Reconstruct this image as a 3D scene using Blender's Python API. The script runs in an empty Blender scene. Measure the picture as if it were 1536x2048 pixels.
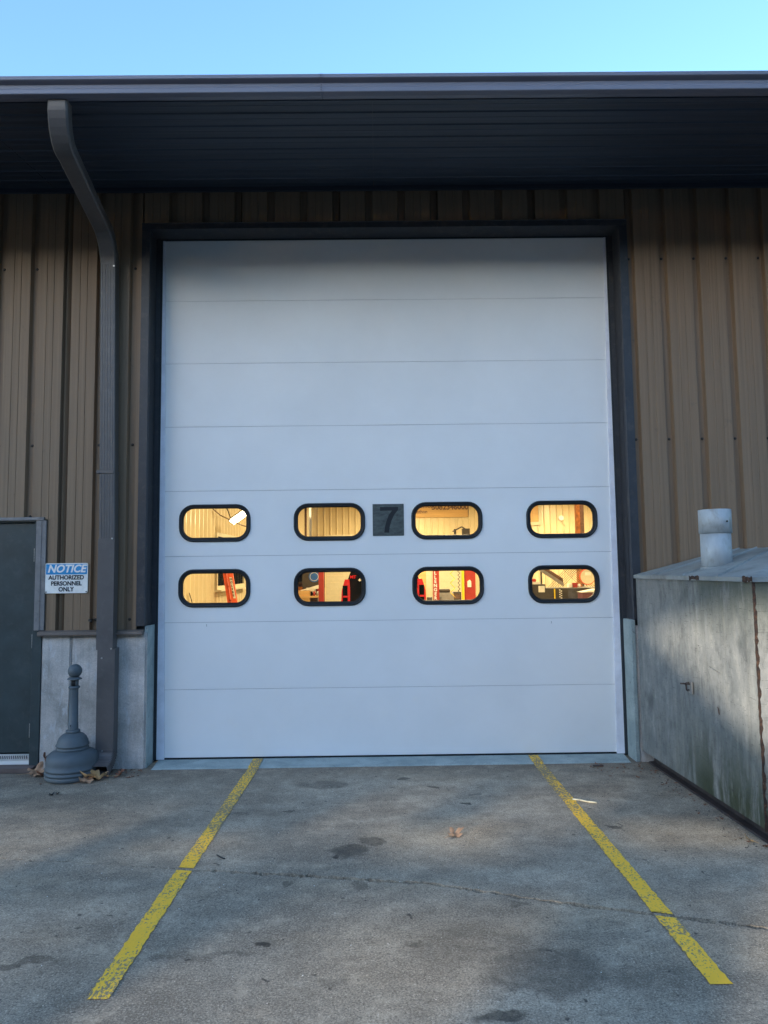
import bpy, bmesh, math, random
from mathutils import Vector, Matrix
random.seed(7)
S = bpy.context.scene
COL = S.collection
PI = math.pi

# ------------------------------------------------------------------ camera
cam_d = bpy.data.cameras.new('camera')
cam = bpy.data.objects.new('camera', cam_d); COL.objects.link(cam)
yaw, pitch, roll = 0.007, 0.0804, -0.0118
fw = Vector((math.sin(yaw)*math.cos(pitch), math.cos(yaw)*math.cos(pitch), math.sin(pitch)))
r0 = Vector((math.cos(yaw), -math.sin(yaw), 0)); u0 = r0.cross(fw)
rr = r0*math.cos(roll) + u0*math.sin(roll); uu = -r0*math.sin(roll) + u0*math.cos(roll)
M = Matrix((rr, uu, -fw)).transposed().to_4x4(); M.translation = (-0.0848, -6.4324, 1.72)
cam.matrix_world = M
cam_d.sensor_fit = 'HORIZONTAL'; cam_d.sensor_width = 36; cam_d.lens = 36*1425/1536
cam_d.clip_start = 0.05; cam_d.clip_end = 2000
S.camera = cam

# ------------------------------------------------------------------ world, sun, exposure
SUN_EL, SUN_AZ = math.radians(9), math.radians(215)      # low sun behind the viewer's left shoulder, cut off by added unseen blockers across the yard
w = bpy.data.worlds.new('World'); S.world = w; w.use_nodes = True
wn = w.node_tree; bg = wn.nodes['Background']
sky = wn.nodes.new('ShaderNodeTexSky'); sky.sky_type = 'NISHITA'; sky.sun_disc = False
sky.sun_elevation = SUN_EL; sky.sun_rotation = SUN_AZ
sky.air_density = 1.0; sky.dust_density = 1.0; sky.ozone_density = 3.2
wn.links.new(sky.outputs[0], bg.inputs[0]); bg.inputs[1].default_value = 0.14
sd = bpy.data.lights.new('sun', 'SUN'); sd.energy = 1.2; sd.angle = math.radians(0.5); sd.color = (1, .9, .75)
sun = bpy.data.objects.new('sun', sd); COL.objects.link(sun)
sdir = Vector((math.sin(SUN_AZ)*math.cos(SUN_EL), math.cos(SUN_AZ)*math.cos(SUN_EL), math.sin(SUN_EL)))
sun.rotation_euler = sdir.to_track_quat('Z', 'Y').to_euler()
S.view_settings.view_transform = 'Standard'; S.view_settings.look = 'None'
S.view_settings.gamma = 1; S.view_settings.use_curve_mapping = False
S.view_settings.exposure = 2.42
INT_POWER = 105.0
LAMP_EMIT = 5.0

# ------------------------------------------------------------------ helpers
def tag(o, label=None, cat=None, group=None, kind=None):
    if label: o['label'] = label
    if cat: o['category'] = cat
    if group: o['group'] = group
    if kind: o['kind'] = kind
    return o
def empty(name, loc, label=None, cat=None, group=None, kind=None):
    o = bpy.data.objects.new(name, None); COL.objects.link(o); o.location = loc
    o.empty_display_size = .1
    return tag(o, label, cat, group, kind)
def wloc(o):
    v = Vector((0, 0, 0))
    while o is not None: v += o.location; o = o.parent
    return v
class MB:
    def __init__(s): s.v = []; s.f = []; s.sm = []
    def add(s, vs, fs, smooth=False):
        n = len(s.v); s.v += [tuple(p) for p in vs]
        for f in fs: s.f.append([i+n for i in f]); s.sm.append(smooth)
        return s
    def box(s, x0, x1, y0, y1, z0, z1, ch=0.0):
        if ch <= 0:
            return s.add([(x0,y0,z0),(x1,y0,z0),(x1,y1,z0),(x0,y1,z0),(x0,y0,z1),(x1,y0,z1),(x1,y1,z1),(x0,y1,z1)],
                [(0,3,2,1),(4,5,6,7),(0,1,5,4),(1,2,6,5),(2,3,7,6),(3,0,4,7)])
        bm = bmesh.new(); bmesh.ops.create_cube(bm, size=1)
        for v in bm.verts:
            v.co = Vector(((x0+x1)/2+v.co.x*(x1-x0), (y0+y1)/2+v.co.y*(y1-y0), (z0+z1)/2+v.co.z*(z1-z0)))
        bmesh.ops.bevel(bm, geom=bm.edges[:], offset=ch, segments=1, affect='EDGES')
        return s.from_bm(bm)
    def from_bm(s, bm, smooth=False):
        bm.verts.index_update()
        s.add([v.co.copy() for v in bm.verts], [[v.index for v in f.verts] for f in bm.faces], smooth); bm.free(); return s
    def cyl(s, p0, p1, r0, r1=None, n=16, caps=True, smooth=True):
        p0 = Vector(p0); p1 = Vector(p1); r1 = r0 if r1 is None else r1
        d = (p1-p0).normalized(); a = d.orthogonal().normalized(); b = d.cross(a)
        vs = [p0+(a*math.cos(2*PI*i/n)+b*math.sin(2*PI*i/n))*r0 for i in range(n)]+[p1+(a*math.cos(2*PI*i/n)+b*math.sin(2*PI*i/n))*r1 for i in range(n)]
        s.add(vs, [(i, (i+1) % n, n+(i+1) % n, n+i) for i in range(n)], smooth)
        if caps: s.add(vs, [list(range(n))[::-1], list(range(n, 2*n))])
        return s
    def tube(s, pts, r, n=8):
        for a, b in zip(pts[:-1], pts[1:]): s.cyl(a, b, r, n=n)
        return s
    def lathe(s, cx, cy, prof, n=40, smooth=True, a0=0, a1=2*PI):
        m = len(prof); full = abs(a1-a0-2*PI) < 1e-6; k = n if full else n+1
        vs = []
        for i in range(k):
            a = a0+(a1-a0)*i/n
            vs += [(cx+r*math.cos(a), cy+r*math.sin(a), z) for r, z in prof]
        fs = []
        for i in range(n):
            j = (i+1) % k
            for q in range(m-1): fs.append((i*m+q, j*m+q, j*m+q+1, i*m+q+1))
        return s.add(vs, fs, smooth)
    def prism(s, poly, axis, a, b, smooth=False, caps=True):
        # poly 2D extruded along axis: 'x' -> poly is (y,z); 'y' -> (x,z); 'z' -> (x,y)
        def P(p, t): return {'x': (t, p[0], p[1]), 'y': (p[0], t, p[1]), 'z': (p[0], p[1], t)}[axis]
        n = len(poly); vs = [P(p, a) for p in poly]+[P(p, b) for p in poly]
        s.add(vs, [(i, (i+1) % n, n+(i+1) % n, n+i) for i in range(n)], smooth)
        if caps: s.add(vs, [list(range(n))[::-1], list(range(n, 2*n))])
        return s
    def strip(s, prof, axis, a, b):   # open profile extruded
        def P(p, t): return {'x': (t, p[0], p[1]), 'y': (p[0], t, p[1]), 'z': (p[0], p[1], t)}[axis]
        n = len(prof); vs = [P(p, a) for p in prof]+[P(p, b) for p in prof]
        return s.add(vs, [(i, i+1, n+i+1, n+i) for i in range(n-1)])
    def build(s, name, mat, parent=None, bevel=0.0, recalc=True, solid=0.0):
        off = wloc(parent) if parent else Vector((0, 0, 0))
        me = bpy.data.meshes.new(name)
        me.from_pydata([tuple(Vector(v)-off) for v in s.v], [], s.f); me.update()
        me.polygons.foreach_set('use_smooth', s.sm[:len(me.polygons)])
        if recalc:
            bm = bmesh.new(); bm.from_mesh(me)
            bmesh.ops.remove_doubles(bm, verts=bm.verts[:], dist=1e-5)
            bmesh.ops.recalc_face_normals(bm, faces=bm.faces[:]); bm.to_mesh(me); bm.free()
        if mat: me.materials.append(mat)
        o = bpy.data.objects.new(name, me); COL.objects.link(o)
        if parent: o.parent = parent
        if bevel > 0:
            m = o.modifiers.new('bevel', 'BEVEL'); m.width = bevel; m.segments = 2; m.limit_method = 'ANGLE'; m.angle_limit = math.radians(40)
        if solid:
            m = o.modifiers.new('solid', 'SOLIDIFY'); m.thickness = solid
        return o
def copy_obj(o, parent, loc=None):
    c = o.copy(); COL.objects.link(c); c.parent = parent
    if loc is not None: c.location = loc
    return c
def copy_tree(o, parent=None, loc=None, **kw):
    c = o.copy(); COL.objects.link(c); c.parent = parent
    if loc is not None: c.location = loc
    for k, v in kw.items(): c[k] = v
    for ch in list(o.children): copy_tree(ch, c)
    return c
def text(name, body, size, mat, parent, loc, rot=(PI/2, 0, 0), bold=0.0, extrude=.0008, shear=0, sx=1.0, align='CENTER', label=None):
    cu = bpy.data.curves.new(name, 'FONT'); cu.body = body; cu.size = size; cu.extrude = extrude
    cu.offset = bold; cu.shear = shear; cu.align_x = align; cu.align_y = 'CENTER'; cu.resolution_u = 4
    t = bpy.data.objects.new(name, cu); COL.objects.link(t)
    dg = bpy.context.evaluated_depsgraph_get()
    me = bpy.data.meshes.new_from_object(t.evaluated_get(dg)); bpy.data.objects.remove(t)
    o = bpy.data.objects.new(name, me); COL.objects.link(o); me.materials.clear(); me.materials.append(mat)
    o.rotation_euler = rot; o.scale = (sx, 1, 1)
    if parent: o.parent = parent; o.location = Vector(loc)-wloc(parent)
    else: o.location = loc
    if label: o['label'] = label
    return o

# ---- materials
def nodes(m): return m.node_tree.nodes, m.node_tree.links
def ramp(N, L, src, stops, interp='LINEAR'):
    r = N.new('ShaderNodeValToRGB'); r.color_ramp.interpolation = interp
    while len(r.color_ramp.elements) < len(stops): r.color_ramp.elements.new(.5)
    for e, (p, c) in zip(r.color_ramp.elements, stops):
        e.position = p; e.color = (c, c, c, 1) if not hasattr(c, '__len__') else (*c[:3], 1)
    L.new(src, r.inputs[0]); return r.outputs[0]
def noise(N, L, vec, scale, detail=4, rough=.6, dist=0):
    n = N.new('ShaderNodeTexNoise'); n.inputs['Scale'].default_value = scale; n.inputs['Detail'].default_value = detail
    n.inputs['Roughness'].default_value = rough; n.inputs['Distortion'].default_value = dist
    if vec: L.new(vec, n.inputs['Vector'])
    return n.outputs[0]
def mapping(N, L, vec, scale):
    m = N.new('ShaderNodeMapping'); m.inputs['Scale'].default_value = scale; L.new(vec, m.inputs[0]); return m.outputs[0]
def mixc(N, L, fac, a, b, mode='MIX'):
    m = N.new('ShaderNodeMix'); m.data_type = 'RGBA'; m.blend_type = mode
    if hasattr(fac, 'is_linked'): L.new(fac, m.inputs[0])
    else: m.inputs[0].default_value = fac
    for q, i in ((a, 6), (b, 7)):
        if hasattr(q, 'is_linked'): L.new(q, m.inputs[i])
        else: m.inputs[i].default_value = (*q[:3], 1)
    return m.outputs[2]
def mathn(N, L, op, a, b=None, clamp=False):
    m = N.new('ShaderNodeMath'); m.operation = op; m.use_clamp = clamp
    for q, i in ((a, 0), (b, 1)):
        if q is None: continue
        if hasattr(q, 'is_linked'): L.new(q, m.inputs[i])
        else: m.inputs[i].default_value = q
    return m.outputs[0]
def bump(N, L, h, strength, dist, bs):
    b = N.new('ShaderNodeBump'); b.inputs['Strength'].default_value = strength; b.inputs['Distance'].default_value = dist
    L.new(h, b.inputs['Height']); L.new(b.outputs[0], bs.inputs['Normal'])
def mat(name, col, rough=.6, metal=0, var=.12, scale=6, bmp=0, bscale=60, stretch=(1, 1, 1), dirt=None, dirt_amt=0, emit=None, spec=.5, rvar=.08):
    m = bpy.data.materials.new(name); m.use_nodes = True; N, L = nodes(m); bs = N['Principled BSDF']
    g = N.new('ShaderNodeNewGeometry').outputs['Position']
    v = mapping(N, L, g, stretch)
    n = noise(N, L, v, scale, 5)
    c = mixc(N, L, ramp(N, L, n, [(.3, 0), (.7, 1)]), [x*(1-var) for x in col], [min(1, x*(1+var)) for x in col])
    if dirt:
        n2 = noise(N, L, v, scale*2.3, 6, .7, .4)
        c = mixc(N, L, ramp(N, L, n2, [(.52, 0), (.72, dirt_amt)]), c, dirt)
    L.new(c, bs.inputs['Base Color']); bs.inputs['Metallic'].default_value = metal
    rn = N.new('ShaderNodeMapRange'); L.new(n, rn.inputs[0]); rn.inputs[3].default_value = rough-rvar; rn.inputs[4].default_value = rough+rvar
    L.new(rn.outputs[0], bs.inputs['Roughness']); bs.inputs['Specular IOR Level'].default_value = spec
    if bmp: bump(N, L, noise(N, L, v, bscale, 3), bmp, .01, bs)
    if emit: bs.inputs['Emission Color'].default_value = (*emit[0], 1); bs.inputs['Emission Strength'].default_value = emit[1]
    return m
def glass(name, tint=(1, 1, 1)):
    m = bpy.data.materials.new(name); m.use_nodes = True; N, L = nodes(m); N.remove(N['Principled BSDF'])
    t = N.new('ShaderNodeBsdfTransparent'); t.inputs[0].default_value = (*tint, 1)
    g = N.new('ShaderNodeBsdfGlossy'); g.inputs['Roughness'].default_value = .02
    f = N.new('ShaderNodeFresnel'); f.inputs[0].default_value = 1.45
    x = N.new('ShaderNodeMixShader'); L.new(f.outputs[0], x.inputs[0]); L.new(t.outputs[0], x.inputs[1]); L.new(g.outputs[0], x.inputs[2])
    L.new(x.outputs[0], N['Material Output'].inputs[0]); return m

# cladding: dull brown paint, with long vertical weather streaks
def clad_mat(name, col):
    m = bpy.data.materials.new(name); m.use_nodes = True; N, L = nodes(m); bs = N['Principled BSDF']
    g = N.new('ShaderNodeNewGeometry').outputs['Position']
    a = noise(N, L, mapping(N, L, g, (22, 22, .35)), 1.6, 4, .6)
    b = noise(N, L, g, 1.1, 4, .6)
    c = mixc(N, L, ramp(N, L, a, [(.3, 0), (.7, 1)]), [x*.80 for x in col], [x*1.14 for x in col])
    c = mixc(N, L, ramp(N, L, b, [(.35, 0), (.75, .5)]), c, (col[0]*.92, col[1]*1.02, col[2]*1.15))
    d = noise(N, L, mapping(N, L, g, (3, 3, 2)), 2.6, 7, .75)
    c = mixc(N, L, ramp(N, L, d, [(.6, 0), (.72, .35)]), c, (.05, .045, .04))
    L.new(c, bs.inputs['Base Color']); bs.inputs['Roughness'].default_value = .55; bs.inputs['Specular IOR Level'].default_value = .35
    bump(N, L, noise(N, L, mapping(N, L, g, (1, 1, .2)), 5, 3), .25, .02, bs)
    return m
def concrete_mat(name, c1, c2, streak=True, spots=.35, sc=1.0, light=None):
    m = bpy.data.materials.new(name); m.use_nodes = True; N, L = nodes(m); bs = N['Principled BSDF']
    g = N.new('ShaderNodeNewGeometry').outputs['Position']
    a = noise(N, L, g, 2.2*sc, 8, .65, .5)
    c = mixc(N, L, ramp(N, L, a, [(.38, 0), (.62, 1)]), c1, c2)
    f = noise(N, L, g, 90*sc, 3, .7)
    c = mixc(N, L, ramp(N, L, f, [(.35, .4), (.65, 0)]), c, [x*.6 for x in c1])
    if light:
        v = noise(N, L, mapping(N, L, g, (3, 3, .9)), 5, 6, .7, 1.5)
        c = mixc(N, L, ramp(N, L, v, [(.56, 0), (.62, .6)]), c, light)
    p = noise(N, L, g, 14*sc, 6, .8, .8)
    c = mixc(N, L, ramp(N, L, p, [(.60, 0), (.68, spots)]), c, (.07, .07, .065))
    if streak:
        s_ = noise(N, L, mapping(N, L, g, (9, 9, .5)), 2, 5)
        c = mixc(N, L, ramp(N, L, s_, [(.5, 0), (.75, .35)]), c, (.12, .12, .1))
    L.new(c, bs.inputs['Base Color']); bs.inputs['Roughness'].default_value = .85
    h = mathn(N, L, 'ADD', f, mathn(N, L, 'MULTIPLY', p, 1.3))
    bump(N, L, h, .5, .006, bs)
    return m

# ground concrete with aggregate, broad tone changes and the individual stains
STAINS = [(-.287,-1.89,.13,.10,.75),(-.15,-1.749,.09,.06,.6),(-.367,-1.986,.035,.022,1),(-.664,-2.975,.032,.02,1),(.605,-3.234,.30,.20,.62),(.30,-3.02,.34,.16,.42),
 (.374,-3.568,.10,.05,.85),(.629,-2.63,.055,.03,.6),(-1.674,-3.118,.16,.03,.6),(-.911,-3.079,.28,.03,.4),(-.211,-2.393,.06,.04,.5),(.082,-2.992,.03,.03,.8),
 (-.55,-.55,.22,.10,.5),(.10,-.42,.07,.04,.7),(.30,-.65,.05,.03,.8),(-.05,-.9,.16,.07,.3),(1.55,-.75,.22,.12,.35),(-.6,-2.35,.05,.03,.6),(.95,-2.85,.14,.05,.3),(-1.1,-1.2,.09,.04,.4),
 (-.75,-1.15,.05,.03,.8),(.52,-1.06,.035,.02,1),(.62,-.86,.05,.03,.6),(.45,-2.95,.5,.4,.25),(1.45,-1.55,.04,.02,.8),(-1.9,-1.3,.35,.12,.25),(1.0,-3.3,.22,.08,.3),(-.3,-3.3,.08,.04,.4)]
def ground_mat(name, with_stains=True, k=1.0):
    KR, KG, KB = 2.2*k, 1.92*k, 1.56*k
    def T(r, g, b): return (r*KR, g*KG, b*KB)
    m = bpy.data.materials.new(name); m.use_nodes = True; N, L = nodes(m); bs = N['Principled BSDF']
    g = N.new('ShaderNodeNewGeometry').outputs['Position']
    a = noise(N, L, g, .55, 6, .6, .1)
    c = mixc(N, L, ramp(N, L, a, [(.36, 0), (.64, 1)]), T(.13, .124, .114), T(.245, .232, .212))
    a2 = noise(N, L, mapping(N, L, g, (.6, 1.5, 1)), 1.9, 7, .65, .4)
    c = mixc(N, L, ramp(N, L, a2, [(.42, 0), (.66, .8)]), c, T(.105, .095, .085))
    a3 = noise(N, L, mapping(N, L, g, (.5, 1.4, 1)), 1.0, 5, .6)
    c = mixc(N, L, ramp(N, L, a3, [(.52, 0), (.7, .6)]), c, T(.31, .27, .22))
    # aggregate
    f = noise(N, L, noise_vec(N, L, g, 60, .004), 105, 6, .85); f2 = noise(N, L, g, 38, 7, .8)
    c = mixc(N, L, ramp(N, L, f, [(.40, .9), (.49, 0)]), c, T(.045, .042, .038))
    c = mixc(N, L, ramp(N, L, f, [(.54, 0), (.63, .75)]), c, T(.38, .37, .35))
    c = mixc(N, L, ramp(N, L, f2, [(.38, .7), (.48, 0)]), c, T(.065, .062, .058))
    v = N.new('ShaderNodeTexVoronoi'); v.inputs['Scale'].default_value = 16; L.new(g, v.inputs[0])
    c = mixc(N, L, ramp(N, L, v.outputs['Distance'], [(.03, .8), (.06, 0)]), c, T(.5, .48, .46))
    v2 = N.new('ShaderNodeTexVoronoi'); v2.inputs['Scale'].default_value = 7; L.new(noise_vec(N, L, g, 9, .08), v2.inputs[0])
    c = mixc(N, L, ramp(N, L, v2.outputs['Distance'], [(.05, .8), (.09, 0)]), c, (.035, .032, .03))
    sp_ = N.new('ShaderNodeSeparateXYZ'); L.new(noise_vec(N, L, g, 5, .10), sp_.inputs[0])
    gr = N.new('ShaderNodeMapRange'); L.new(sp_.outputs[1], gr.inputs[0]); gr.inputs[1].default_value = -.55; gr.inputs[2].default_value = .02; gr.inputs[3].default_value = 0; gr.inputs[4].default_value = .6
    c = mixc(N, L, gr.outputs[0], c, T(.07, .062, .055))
    a4 = noise(N, L, g, 5.5, 9, .82, 0)
    c = mixc(N, L, ramp(N, L, a4, [(.50, 0), (.64, .45)]), c, T(.07, .065, .058))
    c = mixc(N, L, ramp(N, L, a4, [(.36, .4), (.48, 0)]), c, T(.30, .28, .25))
    if with_stains:
        wv = noise_vec(N, L, g, 7, .10)
        acc = None
        for x, y, rx, ry, s in STAINS:
            q = N.new('ShaderNodeVectorMath'); q.operation = 'SUBTRACT'; L.new(wv, q.inputs[0]); q.inputs[1].default_value = (x, y, 0)
            q2 = N.new('ShaderNodeVectorMath'); q2.operation = 'MULTIPLY'; L.new(q.outputs[0], q2.inputs[0]); q2.inputs[1].default_value = (1/rx, 1/ry, 0)
            q3 = N.new('ShaderNodeVectorMath'); q3.operation = 'LENGTH'; L.new(q2.outputs[0], q3.inputs[0])
            r = N.new('ShaderNodeMapRange'); r.interpolation_type = 'SMOOTHSTEP'; L.new(q3.outputs['Value'], r.inputs[0])
            r.inputs[1].default_value = .75; r.inputs[2].default_value = 1.15; r.inputs[3].default_value = min(.95, s*.95); r.inputs[4].default_value = 0
            acc = r.outputs[0] if acc is None else mathn(N, L, 'MAXIMUM', acc, r.outputs[0])
        sn = noise(N, L, g, 18, 5, .7)
        acc = mathn(N, L, 'MULTIPLY', acc, ramp(N, L, sn, [(.3, .6), (.6, 1)]))
        c = mixc(N, L, acc, c, (.045, .038, .03))
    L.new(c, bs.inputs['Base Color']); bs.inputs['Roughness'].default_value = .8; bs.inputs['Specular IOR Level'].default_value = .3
    h = mathn(N, L, 'ADD', f, mathn(N, L, 'MULTIPLY', f2, 1.5))
    bump(N, L, h, .4, .005, bs)
    return m
def noise_vec(N, L, g, scale, amp):
    n = N.new('ShaderNodeTexNoise'); n.inputs['Scale'].default_value = scale; n.inputs['Detail'].default_value = 4; L.new(g, n.inputs['Vector'])
    s_ = N.new('ShaderNodeVectorMath'); s_.operation = 'SUBTRACT'; L.new(n.outputs['Color'], s_.inputs[0]); s_.inputs[1].default_value = (.5, .5, .5)
    k_ = N.new('ShaderNodeVectorMath'); k_.operation = 'SCALE'; L.new(s_.outputs[0], k_.inputs[0]); k_.inputs['Scale'].default_value = amp*2
    a_ = N.new('ShaderNodeVectorMath'); a_.operation = 'ADD'; L.new(g, a_.inputs[0]); L.new(k_.outputs[0], a_.inputs[1]); return a_.outputs[0]
def paint_mat():
    m = bpy.data.materials.new('worn_yellow_paint'); m.use_nodes = True; N, L = nodes(m); bs = N['Principled BSDF']
    g = N.new('ShaderNodeNewGeometry').outputs['Position']
    big = noise(N, L, g, 2.2, 4, .6)
    fine = noise(N, L, mapping(N, L, g, (1, .7, 1)), 75, 4, .75)
    th = mathn(N, L, 'ADD', fine, mathn(N, L, 'MULTIPLY', big, .45))
    # more wear toward the door
    sx = N.new('ShaderNodeSeparateXYZ'); L.new(g, sx.inputs[0])
    mr = N.new('ShaderNodeMapRange'); L.new(sx.outputs[1], mr.inputs[0]); mr.inputs[1].default_value = -2.2; mr.inputs[2].default_value = -.5; mr.inputs[3].default_value = 0; mr.inputs[4].default_value = .075
    th = mathn(N, L, 'ADD', th, mr.outputs[0])
    wear = ramp(N, L, th, [(.775, 0), (.81, 1)])
    yc = mixc(N, L, big, (1.0, .53, .03), (1.0, .62, .06))
    med = noise(N, L, g, 22, 4, .7)
    yc = mixc(N, L, ramp(N, L, med, [(.55, 0), (.75, .3)]), yc, (.55, .38, .08))
    c = mixc(N, L, mathn(N, L, 'MULTIPLY', wear, .9), yc, (.20, .18, .14))
    L.new(c, bs.inputs['Base Color']); bs.inputs['Roughness'].default_value = .75
    bump(N, L, fine, .4, .004, bs); return m
def tank_mat():
    m = bpy.data.materials.new('weathered_white_painted_steel'); m.use_nodes = True; N, L = nodes(m); bs = N['Principled BSDF']
    g = N.new('ShaderNodeNewGeometry').outputs['Position']; sx = N.new('ShaderNodeSeparateXYZ'); L.new(g, sx.inputs[0])
    Z = sx.outputs[2]; Y = sx.outputs[1]
    st = noise(N, L, mapping(N, L, g, (16, 16, .55)), 1.5, 6, .65)
    bl = noise(N, L, g, 2.4, 6, .6, 0)
    c = mixc(N, L, ramp(N, L, bl, [(.3, 0), (.7, 1)]), (.17, .178, .172), (.31, .305, .28))
    c = mixc(N, L, ramp(N, L, st, [(.48, 0), (.72, .45)]), c, (.15, .15, .13))
    c = mixc(N, L, ramp(N, L, noise(N, L, mapping(N, L, g, (9, 9, .8)), 1.1, 4), [(.52, 0), (.70, .3)]), c, (.45, .41, .34))
    # green algae near the foot and running from the lid
    al = noise(N, L, mapping(N, L, g, (5, 5, .9)), 1.4, 6, .7)
    lo = N.new('ShaderNodeMapRange'); L.new(Z, lo.inputs[0]); lo.inputs[1].default_value = .75; lo.inputs[2].default_value = .2; lo.inputs[3].default_value = 0; lo.inputs[4].default_value = 1; lo.clamp = True
    hi = N.new('ShaderNodeMapRange'); L.new(Z, hi.inputs[0]); hi.inputs[1].default_value = 1.15; hi.inputs[2].default_value = 1.62; hi.inputs[3].default_value = 0; hi.inputs[4].default_value = .8; hi.clamp = True
    yy = N.new('ShaderNodeMapRange'); L.new(Y, yy.inputs[0]); yy.inputs[1].default_value = -.6; yy.inputs[2].default_value = -1.2; yy.inputs[3].default_value = .15; yy.inputs[4].default_value = 1; yy.clamp = True
    fac = mathn(N, L, 'MULTIPLY', mathn(N, L, 'MULTIPLY', mathn(N, L, 'MAXIMUM', lo.outputs[0], hi.outputs[0]), yy.outputs[0]), ramp(N, L, al, [(.34, 0), (.52, 1)]))
    bk = noise(N, L, mapping(N, L, g, (2.2, 2.2, 1)), 3.0, 9, .8, 0)
    c = mixc(N, L, ramp(N, L, bk, [(.50, 0), (.62, .6)]), c, (.075, .08, .075))
    c = mixc(N, L, ramp(N, L, bk, [(.38, .5), (.46, 0)]), c, (.40, .385, .34))
    c = mixc(N, L, fac, c, (.052, .062, .032))
    # rust blooms and scratches
    ru = noise(N, L, g, 7, 7, .75, .6)
    c = mixc(N, L, ramp(N, L, ru, [(.68, 0), (.72, .8)]), c, (.10, .055, .03))
    sc = noise(N, L, mapping(N, L, g, (1, 5, 40)), 3.2, 3, .6, 1.5)
    c = mixc(N, L, ramp(N, L, sc, [(.635, 0), (.66, .7)]), c, (.04, .038, .035))
    # two round dark marks
    for (y, z, r) in ((-.29, .57, .055),):
        q = N.new('ShaderNodeVectorMath'); q.operation = 'DISTANCE'; L.new(g, q.inputs[0]); q.inputs[1].default_value = (2.203, y, z)
        c = mixc(N, L, ramp(N, L, q.outputs['Value'], [(r*.5, .65), (r*1.7, 0)]), c, (.08, .08, .075))
    L.new(c, bs.inputs['Base Color']); bs.inputs['Roughness'].default_value = .6
    bump(N, L, mathn(N, L, 'ADD', noise(N, L, g, 2.2, 2), mathn(N, L, 'MULTIPLY', ru, .25)), .5, .05, bs); return m
def rust_mat():
    m = bpy.data.materials.new('flaking_rust'); m.use_nodes = True; N, L = nodes(m); bs = N['Principled BSDF']
    g = N.new('ShaderNodeNewGeometry').outputs['Position']
    n = noise(N, L, g, 28, 8, .75)
    c = ramp(N, L, n, [(.3, (.02, .016, .015)), (.5, (.055, .03, .02)), (.64, (.13, .06, .03)), (.72, (.36, .34, .30))])
    L.new(c, bs.inputs['Base Color']); bs.inputs['Roughness'].default_value = .9; bump(N, L, n, 1, .02, bs); return m
def door_mat():
    m = bpy.data.materials.new('white_door_steel'); m.use_nodes = True; N, L = nodes(m); bs = N['Principled BSDF']
    g = N.new('ShaderNodeNewGeometry').outputs['Position']
    a = noise(N, L, g, 1.2, 5, .6)
    c = mixc(N, L, ramp(N, L, a, [(.3, 0), (.7, 1)]), (.83, .83, .815), (.89, .89, .875))
    d = noise(N, L, mapping(N, L, g, (1, 1, 3)), 9, 8, .8)
    c = mixc(N, L, ramp(N, L, d, [(.70, 0), (.76, .45)]), c, (.42, .41, .38))
    L.new(c, bs.inputs['Base Color']); bs.inputs['Roughness'].default_value = .5; bs.inputs['Specular IOR Level'].default_value = .3
    h = mathn(N, L, 'ADD', noise(N, L, mapping(N, L, g, (.6, 1, 9)), 22, 3), mathn(N, L, 'MULTIPLY', noise(N, L, g, .9, 2), 6))
    bump(N, L, h, .12, .01, bs); return m

M_clad = clad_mat('brown_cladding', (.248, .163, .098))
M_trim = mat('dark_brown_trim', (.036, .038, .044), .5, var=.2, dirt=(.2, .17, .13), dirt_amt=.25)
M_trimL = mat('brown_base_trim', (.15, .12, .10), .5, var=.2)
M_core = mat('core_and_leak_boards', (.05, .05, .05), .9)
M_stem = concrete_mat('stem_wall_concrete', (.40, .375, .34), (.72, .66, .61), light=(.6, .6, .6))
M_pale = concrete_mat('pale_painted_concrete', (.30, .36, .35), (.46, .53, .51), streak=False, spots=.8, sc=1.6)
M_door = door_mat()
M_dgap = mat('dark_joint', (.03, .035, .04), .8)
M_jseal = mat('grey_joint_tape', (.22, .23, .24), .7)
M_seal = mat('white_vinyl_seal', (.80, .80, .86), .4)
M_black = mat('black_rubber', (.006, .009, .012), .5, bmp=.05)
M_blk = mat('black_paint', (.008, .01, .013), .5)
M_glass = glass('window_glass', (.97, .98, .97))
M_plate = mat('brushed_dark_plate', (.075, .09, .085), .42, var=.45, scale=14, stretch=(1, 1, 2), dirt=(.15, .17, .16), dirt_amt=.5)
M_gut = mat('bronze_gutter_paint', (.155, .155, .19), .38, var=.1, stretch=(.2, 2, 2))
M_gutd = mat('dark_eave_paint', (.050, .056, .070), .5, var=.15, stretch=(.15, 4, 4), scale=5)
M_soff = mat('dark_soffit_steel', (.030, .042, .062), .55, var=.3, stretch=(.12, 9, 9), scale=3, dirt=(.2, .2, .2), dirt_amt=.25)
M_spout = mat('brown_downspout_paint', (.10, .092, .09), .42, var=.1, dirt=(.3, .28, .25), dirt_amt=.12)
M_leaf = mat('teal_grey_steel_door_paint', (.032, .050, .053), .45, var=.2, bmp=.08, bscale=20, dirt=(.09, .10, .10), dirt_amt=.3)
M_frame = mat('grey_door_frame_paint', (.21, .20, .195), .5, var=.2, dirt=(.05, .05, .05), dirt_amt=.5)
M_bright = mat('bright_aluminium', (.75, .76, .75), .35, 0.6, var=.1)
M_brownw = mat('brown_threshold', (.14, .10, .085), .7, var=.25, bmp=.2)
M_bin = mat('slate_blue_plastic', (.095, .115, .125), .55, var=.10, scale=12, bmp=.04, bscale=200)
M_blue = mat('sign_blue', (.01, .27, .58), .4, var=.05)
M_sign = mat('sign_white', (.90, .88, .82), .45, var=.06, dirt=(.35, .30, .22), dirt_amt=.25, scale=12)
M_white = mat('sign_lettering_white', (.85, .84, .8), .5, var=.02)
M_tank = tank_mat(); M_rust = rust_mat()
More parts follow.
